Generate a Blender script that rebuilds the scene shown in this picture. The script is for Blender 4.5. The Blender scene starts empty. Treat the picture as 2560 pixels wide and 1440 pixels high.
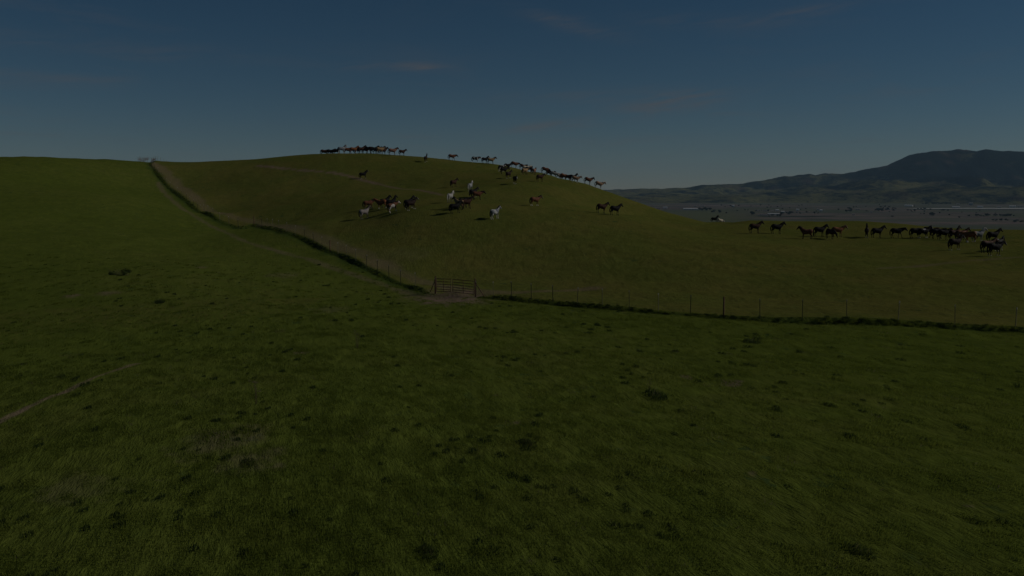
import bpy, bmesh, math, random
import numpy as np
from mathutils import Vector, Matrix

# ------------------------------------------------------------ camera, sky, sun, exposure
scene = bpy.context.scene
COL = scene.collection
F = 2217.0                                   # focal length in pixels of a 2560 px wide frame
PITCH = math.atan(248 / F)
CZ = 8.0                                     # drone height
cam_d = bpy.data.cameras.new('camera'); cam = bpy.data.objects.new('camera', cam_d); COL.objects.link(cam)
cam_d.sensor_width = 36; cam_d.lens = 36 * F / 2560; cam_d.clip_start = 0.1; cam_d.clip_end = 80000
cam.location = (0, 0, CZ); cam.rotation_euler = (math.pi / 2 - PITCH, 0, 0)
scene.camera = cam

SUN_EL = math.radians(29); SUN_AZ = math.radians(6)      # azimuth measured from +X (right) towards +Y (away)
sun_dir = Vector((math.cos(SUN_EL) * math.cos(SUN_AZ), math.cos(SUN_EL) * math.sin(SUN_AZ), math.sin(SUN_EL)))
world = bpy.data.worlds.new('World'); scene.world = world; world.use_nodes = True
wt = world.node_tree; wt.nodes.clear()
def wn(t, **k):
    n = wt.nodes.new(t)
    for a, b in k.items(): setattr(n, a, b)
    return n
sky = wn('ShaderNodeTexSky', sky_type='NISHITA', sun_disc=False)
sky.sun_elevation = SUN_EL; sky.sun_rotation = math.pi / 2 - SUN_AZ
sky.altitude = 300; sky.air_density = 0.8; sky.dust_density = 0.0; sky.ozone_density = 4.0
hsv = wn('ShaderNodeHueSaturation'); hsv.inputs['Saturation'].default_value = 1.14; hsv.inputs['Hue'].default_value = 0.491
wt.links.new(sky.outputs[0], hsv.inputs['Color'])
# thin cirrus: stretched noise on a high flat layer
tc = wn('ShaderNodeTexCoord'); sp = wn('ShaderNodeSeparateXYZ'); wt.links.new(tc.outputs['Generated'], sp.inputs[0])
zc = wn('ShaderNodeMath', operation='MAXIMUM'); wt.links.new(sp.outputs[2], zc.inputs[0]); zc.inputs[1].default_value = 0.02
dx = wn('ShaderNodeMath', operation='DIVIDE'); wt.links.new(sp.outputs[0], dx.inputs[0]); wt.links.new(zc.outputs[0], dx.inputs[1])
dy = wn('ShaderNodeMath', operation='DIVIDE'); wt.links.new(sp.outputs[1], dy.inputs[0]); wt.links.new(zc.outputs[0], dy.inputs[1])
cb = wn('ShaderNodeCombineXYZ'); wt.links.new(dx.outputs[0], cb.inputs[0]); wt.links.new(dy.outputs[0], cb.inputs[1])
mp = wn('ShaderNodeMapping'); mp.inputs['Scale'].default_value = (0.5, 0.42, 1); mp.inputs['Rotation'].default_value = (0, 0, 0.35); wt.links.new(cb.outputs[0], mp.inputs[0])
n1 = wn('ShaderNodeTexNoise'); n1.inputs['Scale'].default_value = 1.3; n1.inputs['Detail'].default_value = 8; n1.inputs['Roughness'].default_value = 0.62; n1.inputs['Distortion'].default_value = 0.6; wt.links.new(mp.outputs[0], n1.inputs['Vector'])
n2 = wn('ShaderNodeTexNoise'); n2.inputs['Scale'].default_value = 0.35; n2.inputs['Detail'].default_value = 2; wt.links.new(mp.outputs[0], n2.inputs['Vector'])
r1 = wn('ShaderNodeMapRange'); r1.inputs['From Min'].default_value = 0.50; r1.inputs['From Max'].default_value = 0.74; wt.links.new(n1.outputs['Fac'], r1.inputs['Value'])
r2 = wn('ShaderNodeMapRange'); r2.inputs['From Min'].default_value = 0.42; r2.inputs['From Max'].default_value = 0.62; wt.links.new(n2.outputs['Fac'], r2.inputs['Value'])
m1 = wn('ShaderNodeMath', operation='MULTIPLY'); wt.links.new(r1.outputs[0], m1.inputs[0]); wt.links.new(r2.outputs[0], m1.inputs[1])
m2 = wn('ShaderNodeMath', operation='MULTIPLY'); wt.links.new(m1.outputs[0], m2.inputs[0]); m2.inputs[1].default_value = 0.5
cm = wn('ShaderNodeMix', data_type='RGBA'); wt.links.new(m2.outputs[0], cm.inputs[0]); wt.links.new(hsv.outputs[0], cm.inputs[6]); cm.inputs[7].default_value = (4.6, 4.4, 4.5, 1)
# a few separate wisps where the photograph has them: (azimuth, elevation, width, height, slope, strength)
def bp(px, py):
    a, b, c = (px - 1280) / F, math.cos(PITCH) - (py - 720) / F * math.sin(PITCH), -math.sin(PITCH) - (py - 720) / F * math.cos(PITCH)
    return math.atan2(a, b), c / math.hypot(a, b)
def wm(op, a, b=0.0):
    n = wn('ShaderNodeMath', operation=op)
    for i, v in enumerate((a, b)):
        if isinstance(v, (int, float)): n.inputs[i].default_value = v
        else: wt.links.new(v, n.inputs[i])
    return n.outputs[0]
az_ = wm('ARCTAN2', sp.outputs[0], sp.outputs[1]); hl_ = wm('SQRT', wm('ADD', wm('MULTIPLY', sp.outputs[0], sp.outputs[0]), wm('MULTIPLY', sp.outputs[1], sp.outputs[1]))); el_ = wm('DIVIDE', sp.outputs[2], wm('MAXIMUM', hl_, 0.01))
wc = wn('ShaderNodeCombineXYZ'); wt.links.new(wm('MULTIPLY', az_, 9.0), wc.inputs[0]); wt.links.new(wm('MULTIPLY', wm('ADD', el_, wm('MULTIPLY', az_, -0.12)), 75.0), wc.inputs[1])
wz = wn('ShaderNodeTexNoise'); wz.inputs['Scale'].default_value = 1.6; wz.inputs['Detail'].default_value = 7; wz.inputs['Roughness'].default_value = 0.62; wz.inputs['Distortion'].default_value = 0.5; wt.links.new(wc.outputs[0], wz.inputs['Vector'])
acc = 0.0
for px_, py_, w_, h_, sl_, st_ in ((1045, 163, 60, 7, 0.02, .8), (960, 168, 120, 8, 0, .35), (1660, 262, 90, 16, -0.12, .9), (1560, 240, 260, 14, -0.02, .35), (1390, 314, 110, 9, -0.09, .8), (130, 190, 130, 7, 0.02, .5), (1430, 62, 90, 14, 0.25, .5), (2030, 25, 70, 9, -0.05, .5), (1560, 355, 160, 8, 0, .35), (1800, 55, 160, 14, 0.05, .3), (300, 120, 240, 16, 0.02, .25)):
    u0, v0 = bp(px_, py_); du = wm('SUBTRACT', az_, u0); dv = wm('SUBTRACT', wm('SUBTRACT', el_, v0), wm('MULTIPLY', du, -sl_))
    q = wm('ADD', wm('POWER', wm('ABSOLUTE', wm('MULTIPLY', du, F / w_)), 2.0), wm('POWER', wm('ABSOLUTE', wm('MULTIPLY', dv, F / h_)), 2.0))
    acc = wm('ADD', acc, wm('MULTIPLY', wm('EXPONENT', wm('MULTIPLY', q, -0.6)), st_))
wr = wn('ShaderNodeMapRange'); wr.inputs['From Min'].default_value = 0.36; wr.inputs['From Max'].default_value = 0.68; wt.links.new(wz.outputs['Fac'], wr.inputs['Value'])
fac = wm('MINIMUM', wm('ADD', wm('MULTIPLY', wm('MULTIPLY', acc, wr.outputs[0]), 0.85), wm('MULTIPLY', m2.outputs[0], 0.6)), 0.8)
wt.links.new(fac, cm.inputs[0])
bg = wn('ShaderNodeBackground'); bg.inputs['Strength'].default_value = 0.050; wt.links.new(cm.outputs[2], bg.inputs['Color'])
wo = wn('ShaderNodeOutputWorld'); wt.links.new(bg.outputs[0], wo.inputs[0])

sun_d = bpy.data.lights.new('sun', 'SUN'); sun_o = bpy.data.objects.new('sun', sun_d); COL.objects.link(sun_o)
sun_d.energy = 5.0; sun_d.angle = math.radians(0.53); sun_d.color = (1.0, 0.93, 0.82)
sun_o.rotation_euler = (-sun_dir).to_track_quat('-Z', 'Y').to_euler()

scene.view_settings.view_transform = 'Standard'; scene.view_settings.look = 'None'
scene.view_settings.exposure = -1.75; scene.view_settings.gamma = 1; scene.view_settings.use_curve_mapping = False
scene.cycles.max_bounces = 6; scene.cycles.volume_bounces = 1; scene.cycles.use_denoising = True

# ------------------------------------------------------------ pixel rays and terrain height
ct, st = math.cos(PITCH), math.sin(PITCH)
def ray(px, py):
    a = (px - 1280) / F; b = -(py - 720) / F
    return a, ct + b * st, -st + b * ct
def at(px, py, Y):
    a, b, c = ray(px, py); t = Y / b
    return a * t, Y, CZ + c * t
def proj(x, y, z):
    Y = y * ct - (z - CZ) * st; Z = y * st + (z - CZ) * ct
    return 1280 + F * x / Y, 720 - F * Z / Y

rng = np.random.RandomState(11)
PERM = rng.rand(257 * 257)
def vnoise(x, y):
    xi = np.floor(x).astype(np.int64); yi = np.floor(y).astype(np.int64)
    fx = x - xi; fy = y - yi
    fx = fx * fx * fx * (fx * (fx * 6 - 15) + 10); fy = fy * fy * fy * (fy * (fy * 6 - 15) + 10)
    def h(a, b): return PERM[((a * 73856093) ^ (b * 19349663)) % 66049]
    return (h(xi, yi) * (1 - fx) + h(xi + 1, yi) * fx) * (1 - fy) + (h(xi, yi + 1) * (1 - fx) + h(xi + 1, yi + 1) * fx) * fy
def fbm(x, y, o=4, r=0.5):
    s = 0; a = 1; t = 0
    for i in range(o):
        s = s + a * vnoise(x * 2 ** i + 17.3 * i, y * 2 ** i - 9.1 * i); t += a; a *= r
    return s / t
def sstep(a, b, v):
    t = np.clip((v - a) / (b - a), 0, 1); return t * t * (3 - 2 * t)

CTRL = np.array([[float(v) for v in r.split(',')] for r in '''0,17.3,0.16;-10.01,16.6,0.48;10.55,17.5,0.07;0,24,-0.08;-13.4,22.5,0.43;14.59,24.5,-0.24;0,35,-0.46;-19.45,33,0.03;21.51,36.5,-0.82;0,51,-0.99;-27.5,47,-0.28;27.56,47,-1.16;0,64,-1.51;-36.13,62,-0.64;-14.63,50,-0.81;-19.79,68,-0.85;-38.18,86,-0.05;-46.43,80,-0.22;-6.91,80,-1.61;-3.28,78.5,-1.64;5.31,73,-1.57;15.4,65,-1.45;24.83,60.5,-1.32;33.59,57.5,-1.34;-62.37,108,1.8;-52.17,118,1.23;-83.31,145,6.19;-70.39,160,6;-14.21,95,-1.33;-25.37,117,-0.19;-43.24,150,1.55;-46.85,153,1.84;-60.31,172,3.54;-77.32,203,8.63;-34.43,112,-0.45;-21.63,90,-1.25;-43.35,120,0.03;0.83,92,-1.45;0.97,107,-0.08;1.07,119,1.71;-13.67,108,-0.15;-15.9,126,1.91;-2.36,131,3.49;-8.44,134,4.35;-15.5,138,4.86;-22.83,139,3.34;-29.82,138,2.57;-43,165,4.46;-28.64,168,6.65;-5.84,153,5.95;3.86,148,5.23;16.49,141,3.84;14.74,149,4.01;-11.89,183,8.33;-33.96,205,10.28;0.56,178,9.03;6.13,190,9.52;-53.24,205,10.01;17.04,118,1.23;21.3,148,3.5;26.49,140,1.86;37.94,138,1.2;43.47,132,0.54;55.71,135,0.56;56.56,113,0.19;57.43,105,0.08;63.34,130,0.54;12.77,88,-1.04;24.46,87,-0.94;35.04,84,-0.63;45.91,83,-0.53;19.75,104,0.15;39.66,107,-0.08;60.18,104,0.15;-114.3,200,15.02;-108.22,202,15.14;-100.32,208,14.56;-95.43,218,14.77;-92.7,228,14.77;-85.78,240,14.92;-77.84,242,15.37;-69.17,242,16.05;-60.5,242,16.81;-51.85,242,17.34;-44.99,240,17.47;-38.24,238,17.37;-31.2,233,16.56;-23.62,230,15.56;-16.58,232,15.13;-10.41,233,14.63;-4.15,232,14.16;0.51,228,12.39;6.07,226,12.24;10.23,224,11.07;12.62,222,9.94;16.26,220,9.69;18.39,216,8.9;21,212,8;22.36,206,7.22;25.68,198,5.89;28.68,190,4.33;31.02,184,3.06;33.14,178,1.34;34.44,172,-1.44;36.07,168,-0.1;42.59,166,1.89;50.06,166,1.8;61.26,166,2.06;67.09,162,1.9;72.57,158,1.51;77.7,154,1.14;81.1,150,1.12;84.21,146,1.08;-136.6,239.1,11;-173.8,304.2,-1;-243.3,425.7,-30;-352.5,616.7,-60;-119.9,248.5,10.6;-152.4,316.1,-1.4;-213.3,442.2,-30.4;-308.8,640.3,-60.4;-109.6,269.7,10.8;-137.9,339.2,-1.2;-190.6,468.9,-30.2;-273.5,672.7,-60.2;-91.6,284.8,11.4;-114.6,356.2,-0.6;-157.4,489.5,-29.6;-224.8,698.9,-59.6;-71.4,285.7,12.8;-89.6,358.4,0.8;-123.6,494.2,-28.2;-176.9,707.7,-58.2;-53.3,284.2,13.5;-67.1,357.9,1.5;-92.9,495.5,-27.5;-133.4,711.8,-57.5;-37.2,277.6,12.6;-47.1,351.9,0.6;-65.7,490.7,-28.4;-94.9,708.8,-58.4;-19.8,276.9,11.1;-25.1,351.7,-0.9;-35.1,491.3,-29.9;-50.8,710.8,-59.9;-5,277,10.2;-6.3,352,-1.8;-8.8,492,-30.8;-12.7,711.9,-60.8;7.3,271,8.2;9.3,346,-3.8;13,485.9,-32.8;18.9,705.8,-62.8;15.2,266.9,5.9;19.4,341.8,-6.1;27.4,481.6,-35.1;39.9,701.2,-65.1;22.2,260.8,4.9;28.6,335.6,-7.1;40.4,475.1,-36.1;59.1,694.3,-66.1;27.2,250.7,3.2;35.3,325.3,-8.8;50.4,464.5,-37.8;74.1,683.2,-67.8;35.4,234.5,0.3;46.6,308.7,-11.7;67.5,447.1,-40.7;100.3,664.6,-70.7;41.4,222.2,-2.7;55.1,296,-14.7;80.7,433.6,-43.7;121,649.9,-73.7;45.5,212,-4.1;61.3,285.3,-16.1;90.6,422.2,-45.1;136.8,637.3,-75.1;63.1,209.1,-1.7;84.7,280.9,-7.2;125.1,414.9,-32.2;188.6,625.6,-73.2;84.3,203.6,-1.6;113,272.9,-7.1;166.6,402.2,-32.1;250.7,605.5,-73.1;98,194.2,-2.4;131.7,261.1,-7.9;194.8,386.1,-32.9;293.9,582.5,-73.9;106.7,185,-2.4;144.2,249.9,-7.9;214.1,371.2,-32.9;324,561.8,-73.9;-60,-40,1;60,-40,-1;0,-80,-2;-150,-150,2;150,-150,-6;0,-300,-10;-80,20,2.2;-120,60,4;-200,60,7;80,20,-1.5;120,60,-2;200,60,-6;-220,160,13;-320,160,2;-300,0,5;300,0,-20;160,110,-1;230,140,-12;0,0,0.6;-10,8,0.6;10,8,0.3;57.39,250,-1.39'''.split(';')])
def _solve():
    X = CTRL[:, :2]; n = len(X); d = np.linalg.norm(X[:, None] - X[None], axis=2) / 100
    K = np.where(d > 0, d * d * np.log(np.maximum(d, 1e-9)), 0) + 2e-4 * np.eye(n)
    Q = np.c_[np.ones(n), X / 100]
    return np.linalg.solve(np.block([[K, Q], [Q.T, np.zeros((3, 3))]]), np.r_[CTRL[:, 2], 0, 0, 0])
TW = _solve()
def base_h(x, y):
    q = np.c_[x.ravel(), y.ravel()]; out = np.empty(len(q)); X = CTRL[:, :2]
    for i in range(0, len(q), 20000):
        s = q[i:i + 20000]
        d2 = ((s[:, None] - X[None]) ** 2).sum(2) / 1e4
        K = 0.5 * d2 * np.log(np.maximum(d2, 1e-12))
        out[i:i + 20000] = K @ TW[:-3] + TW[-3] + s @ TW[-2:] / 100
    return out.reshape(x.shape)
VALLEY = -112.0
def poly_sd(x, y, P):
    """distance to a polyline and the side (positive = to its right going along it)"""
    best = np.full(x.shape, 1e9); sd = np.zeros(x.shape); al = np.zeros(x.shape); L = 0.0
    for (x0, y0), (x1, y1) in zip(P[:-1], P[1:]):
        ux, uy = x1 - x0, y1 - y0; l2 = ux * ux + uy * uy; l = math.sqrt(l2)
        t = np.clip(((x - x0) * ux + (y - y0) * uy) / l2, 0, 1)
        d = np.hypot(x - x0 - t * ux, y - y0 - t * uy)
        s = (x - x0) * uy - (y - y0) * ux
        m = d < best; best = np.where(m, d, best); sd = np.where(m, np.sign(s) * d, sd); al = np.where(m, L + t * l, al); L += l
    return best, sd, al
def smooth_line(P, n=2):
    P = [tuple(p) for p in P]
    for _ in range(n):
        Q = [P[0]]
        for a, b in zip(P[:-1], P[1:]):
            Q += [(a[0] * .75 + b[0] * .25, a[1] * .75 + b[1] * .25), (a[0] * .25 + b[0] * .75, a[1] * .25 + b[1] * .75)]
        P = Q + [P[-1]]
    return P
def march(px, py, y0=12.0, y1=420.0, h=None):
    """where the ray through a pixel meets the ground (depth)"""
    h = h or base_h
    a, b, c = ray(px, py)
    Y = np.linspace(y0, y1, 3000); X = a * Y / b; Z = CZ + c * Y / b
    g = h(X, Y); k = np.argmax(g > Z) if (g > Z).any() else int(np.argmin(Z - g))
    return float(X[k]), float(Y[k])
def trace(pts): return [march(px, py) for px, py in pts]
FENCE_W = trace([(371, 408), (394, 436), (416, 461), (437, 482), (481, 514), (531, 545), (578, 565), (603, 573), (622, 566), (644, 564), (700, 577), (750, 594), (800, 619), (850, 641), (900, 664), (950, 688), (1000, 712), (1045, 726), (1088, 735)])
# over the crest the fence runs on away from us
FENCE_W = [(FENCE_W[0][0] - 8, FENCE_W[0][1] + 40)] + FENCE_W
FENCE_W = smooth_line(FENCE_W, 1)
GATE_A = march(1089, 734); GATE_B = march(1188, 744)
FENCE_E = [GATE_B] + trace([(1280, 752), (1440, 768), (1600, 781), (1800, 797), (1950, 806), (2100, 811), (2300, 818), (2450, 826), (2560, 831), (2700, 838)])
FENCE_E = FENCE_E + [(FENCE_E[-1][0] + 40, FENCE_E[-1][1] - 6)]
ALL_LINE = FENCE_W + [GATE_A] + FENCE_E
TRAIL_NEAR = smooth_line(trace([(-200, 1160), (0, 1060), (60, 1030), (130, 996), (200, 968), (262, 938), (310, 920), (345, 906)]))
TRAIL_HILL = smooth_line(trace([(640, 412), (700, 420), (770, 427), (850, 434), (905, 448), (960, 462), (1030, 474), (1105, 489)]))
TRACK_W = smooth_line(trace([(395, 455), (420, 492), (455, 520), (490, 545), (530, 563), (575, 583), (600, 600), (650, 616), (720, 636), (790, 655), (860, 680), (940, 705), (1010, 728), (1060, 741), (1140, 741)]))
TRACK_INNER = smooth_line(trace([(384, 409), (410, 432), (450, 468), (500, 507), (548, 535), (600, 550), (650, 556), (720, 571), (800, 596), (880, 630), (960, 668), (1040, 702), (1120, 722), (1180, 736), (1300, 738), (1400, 728), (1480, 722)]))
TRAIL_EAST = smooth_line(trace([(2200, 672), (2330, 661), (2430, 652), (2530, 646), (2640, 640)]))

def bank(x, y):
    """little terrace under the fences: the far side stands higher, easing back into the slope"""
    d, sd, al = poly_sd(x, y, ALL_LINE)
    side = -sd                     # positive on the far side
    gx = np.minimum(np.hypot(x - GATE_A[0], y - GATE_A[1]), np.hypot(x - GATE_B[0], y - GATE_B[1]))
    gate = 1 - np.exp(-(np.maximum(gx, 0) / 2.5) ** 2) * 1.0
    amp = (0.30 + 0.25 * vnoise(al * 0.11, al * 0 + 3.1) * 2 - 0.1) * gate
    west = np.where(x < GATE_A[0], 0.85, 0.7)
    return amp * west * sstep(-0.35, 0.25, side) * np.exp(-np.maximum(side, 0) / 3.5) * (d < 25), side, d, al
def bumps(x, y):
    r = np.hypot(x, y)
    b = (fbm(x * 0.09, y * 0.09, 3) - 0.5) * 0.5 + (fbm(x * 0.45 + 5, y * 0.35, 3) - 0.5) * 0.16
    b += (fbm(x * 2.1, y * 1.5 + 7, 2) - 0.5) * 0.06 * (r < 130)
    return b
def H_full(x, y):
    r = np.hypot(x, y)
    t = np.clip(base_h(x, y), -100, 60)
    w = sstep(420, 1300, r)
    z = t * (1 - w) + (VALLEY - 4) * w
    nb = np.clip((500 - r) / 200, 0, 1)
    bk, side, d, al = bank(x, y)
    z = z + bk + bumps(x, y) * (0.25 + 0.75 * nb) * np.where(d < 1, 0.5, 1)
    return z, side, d
def H(x, y):
    x = np.atleast_1d(np.asarray(x, float)); y = np.atleast_1d(np.asarray(y, float))
    return H_full(x, y)[0]
def h1(x, y): return float(H([x], [y])[0])

# ------------------------------------------------------------ helpers: objects, meshes, materials
def tag(o, label=None, cat=None, group=None, kind=None):
    if label: o['label'] = label
    if cat: o['category'] = cat
    if group: o['group'] = group
    if kind: o['kind'] = kind
    return o
def link(name, data, parent=None, mat=None):
    o = bpy.data.objects.new(name, data); COL.objects.link(o)
    if parent: o.parent = parent
    if mat is not None and data is not None and not data.materials: data.materials.append(mat)
    return o
def empty(name, loc, rz=0):
    o = bpy.data.objects.new(name, None); COL.objects.link(o); o.location = loc; o.rotation_euler = (0, 0, rz); o.empty_display_size = 0.2
    return o
def mesh_np(name, co, faces, smooth=True):
    """co (n,3), faces (m,4) or (m,3)"""
    me = bpy.data.meshes.new(name); co = np.asarray(co, np.float32); faces = np.asarray(faces, np.int32)
    k = faces.shape[1]
    me.vertices.add(len(co)); me.vertices.foreach_set('co', co.ravel())
    me.loops.add(faces.size); me.loops.foreach_set('vertex_index', faces.ravel())
    me.polygons.add(len(faces)); me.polygons.foreach_set('loop_start', np.arange(0, faces.size, k, dtype=np.int32))
    me.polygons.foreach_set('loop_total', np.full(len(faces), k, np.int32))
    me.polygons.foreach_set('use_smooth', np.full(len(faces), smooth, bool))
    me.update(calc_edges=True); me.validate()
    return me
def attr(me, name, vals):
    a = me.attributes.new(name, 'FLOAT', 'POINT'); a.data.foreach_set('value', np.asarray(vals, np.float32).ravel())
def grid_faces(nr, nc, wrap=False):
    r = np.arange(nr - 1)[:, None]; c = np.arange(nc if wrap else nc - 1)[None]
    a = r * nc + c; b = r * nc + (c + 1) % nc
    return np.stack([a, b, b + nc, a + nc], -1).reshape(-1, 4)

class NT:
    """tiny node helper"""
    def __init__(s, name):
        s.m = bpy.data.materials.new(name); s.m.use_nodes = True; s.t = s.m.node_tree; s.t.nodes.clear()
        s.out = s.t.nodes.new('ShaderNodeOutputMaterial')
    def n(s, t, ins=None, **k):
        n = s.t.nodes.new(t)
        for a, b in k.items(): setattr(n, a, b)
        for a, b in (ins or {}).items():
            if isinstance(b, bpy.types.NodeSocket): s.t.links.new(b, n.inputs[a])
            else: n.inputs[a].default_value = b
        return n
    def noise(s, vec, scale, detail=3, rough=0.5, dist=0.0):
        return s.n('ShaderNodeTexNoise', {'Vector': vec, 'Scale': scale, 'Detail': detail, 'Roughness': rough, 'Distortion': dist}).outputs['Fac']
    def mapr(s, v, a, b, c=0.0, d=1.0):
        return s.n('ShaderNodeMapRange', {'Value': v, 'From Min': a, 'From Max': b, 'To Min': c, 'To Max': d}, interpolation_type='SMOOTHSTEP').outputs[0]
    def mix(s, f, a, b, mode='MIX'):
        def c(v): return (*v, 1) if isinstance(v, tuple) and len(v) == 3 else v
        return s.n('ShaderNodeMix', {0: f, 6: c(a), 7: c(b)}, data_type='RGBA', blend_type=mode).outputs[2]
    def math(s, op, a, b=0.0):
        return s.n('ShaderNodeMath', {0: a, 1: b}, operation=op).outputs[0]
    def attr(s, name, typ='GEOMETRY'): return s.n('ShaderNodeAttribute', attribute_name=name, attribute_type=typ).outputs['Fac']
    def pos(s): return s.n('ShaderNodeNewGeometry').outputs['Position']
    def scaled(s, vec, sc, rot=(0, 0, 0)): return s.n('ShaderNodeMapping', {'Vector': vec, 'Scale': sc, 'Rotation': rot}).outputs[0]
    def principled(s, col, rough=0.9, spec=0.2, normal=None, **k):
        ins = {'Base Color': (*col, 1) if isinstance(col, tuple) else col, 'Roughness': rough, 'Specular IOR Level': spec}
        if normal is not None: ins['Normal'] = normal
        ins.update(k)
        p = s.n('ShaderNodeBsdfPrincipled', ins); s.t.links.new(p.outputs[0], s.out.inputs[0]); return s.m
    def bump(s, h, strength=0.5, dist=0.05):
        return s.n('ShaderNodeBump', {'Height': h, 'Strength': strength, 'Distance': dist}).outputs[0]
def simple(name, col, rough=0.8, spec=0.2, var=0.25, scale=6.0):
    t = NT(name); tcn = t.n('ShaderNodeTexCoord').outputs['Object']
    nz = t.noise(tcn, scale, 4, 0.6)
    c = t.mix(t.mapr(nz, 0.3, 0.7), tuple(v * (1 - var) for v in col), tuple(v * (1 + var) for v in col))
    return t.principled(c, rough, spec)

FLOW = math.radians(14.6)     # the grass lies combed along this bearing
def grass_colour(t, P, blades=False):
    big = t.noise(t.scaled(P, (1, 0.7, 0)), 0.045, 3)
    mid = t.noise(t.scaled(P, (1, 1, 0)), 0.35, 4, 0.6)
    c = t.mix(t.mapr(mid, 0.32, 0.68), G_DARK, G_MID)
    c = t.mix(t.mapr(big, 0.35, 0.7), c, t.mix(t.mapr(mid, 0.3, 0.75), G_MID, G_YEL))
    return c
G_DARK = (0.063, 0.084, 0.0145); G_MID = (0.074, 0.096, 0.016); G_YEL = (0.089, 0.101, 0.023)
G_GRAZED = (0.097, 0.094, 0.024); G_GRAZED2 = (0.079, 0.090, 0.020)
DIRT = (0.150, 0.108, 0.082); LUSH = (0.044, 0.068, 0.014)

def ground_material():
    t = NT('pasture grass'); P = t.pos()
    c = grass_colour(t, P)
    gz = t.attr('grazed')
    gm = t.noise(t.scaled(P, (1, 0.6, 0)), 0.11, 4, 0.6)
    gc = t.mix(t.mapr(gm, 0.35, 0.68), G_GRAZED2, G_GRAZED)
    c = t.mix(gz, c, gc)
    # tufty mottle, several sizes
    Q = t.scaled(P, (1, 1, 0), (0, 0, -FLOW))
    f1 = t.noise(t.scaled(Q, (1, 0.40, 0)), 1.1, 4, 0.6)
    f2 = t.noise(t.scaled(Q, (1, 0.26, 0)), 4.2, 4, 0.65)
    f3 = t.noise(t.scaled(Q, (1, 0.2, 0)), 15.0, 3, 0.65)
    f = t.math('ADD', t.math('MULTIPLY', t.mapr(f1, 0.35, 0.7), 0.34), t.math('ADD', t.math('MULTIPLY', t.mapr(f2, 0.3, 0.7), 0.38), t.math('MULTIPLY', t.mapr(f3, 0.3, 0.7), 0.28)))
    c = t.mix(1.0, c, t.mix(f, (0.73, 0.74, 0.76), (1.28, 1.26, 1.2)), 'MULTIPLY')
    # scattered rank clumps of darker, bluer grass
    k = t.noise(t.scaled(P, (1, 0.7, 0)), 0.75, 3, 0.7)
    k2 = t.noise(t.scaled(P, (1, 0.7, 0)), 0.06, 2)
    km = t.math('MULTIPLY', t.mapr(k, 0.60, 0.68), t.mapr(k2, 0.42, 0.6))
    c = t.mix(t.math('MULTIPLY', km, 0.75), c, (0.030, 0.055, 0.019))
    b = t.noise(t.scaled(P, (1, 0.8, 0)), 0.55, 4, 0.75)
    b2 = t.noise(t.scaled(P, (1, 1, 0)), 0.05, 2)
    bm_ = t.math('MULTIPLY', t.mapr(b, 0.64, 0.72), t.mapr(b2, 0.45, 0.6))
    c = t.mix(t.math('MULTIPLY', bm_, 0.5), c, (0.10, 0.080, 0.050))
    lu = t.math('MULTIPLY', t.attr('lush'), t.mapr(f2, 0.2, 0.6, 0.6, 1.0))
    c = t.mix(lu, c, LUSH)
    di = t.math('MULTIPLY', t.attr('dirt'), t.mapr(f2, 0.25, 0.55, 0.45, 1.0))
    c = t.mix(di, c, t.mix(f3, tuple(v * 0.8 for v in DIRT), tuple(v * 1.2 for v in DIRT)))
    h = t.math('ADD', t.math('MULTIPLY', f2, 0.6), t.math('MULTIPLY', f3, 0.3))
    nrm = t.bump(h, 0.9, 0.16)
    return t.principled(c, 1.0, 0.0, nrm)

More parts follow.
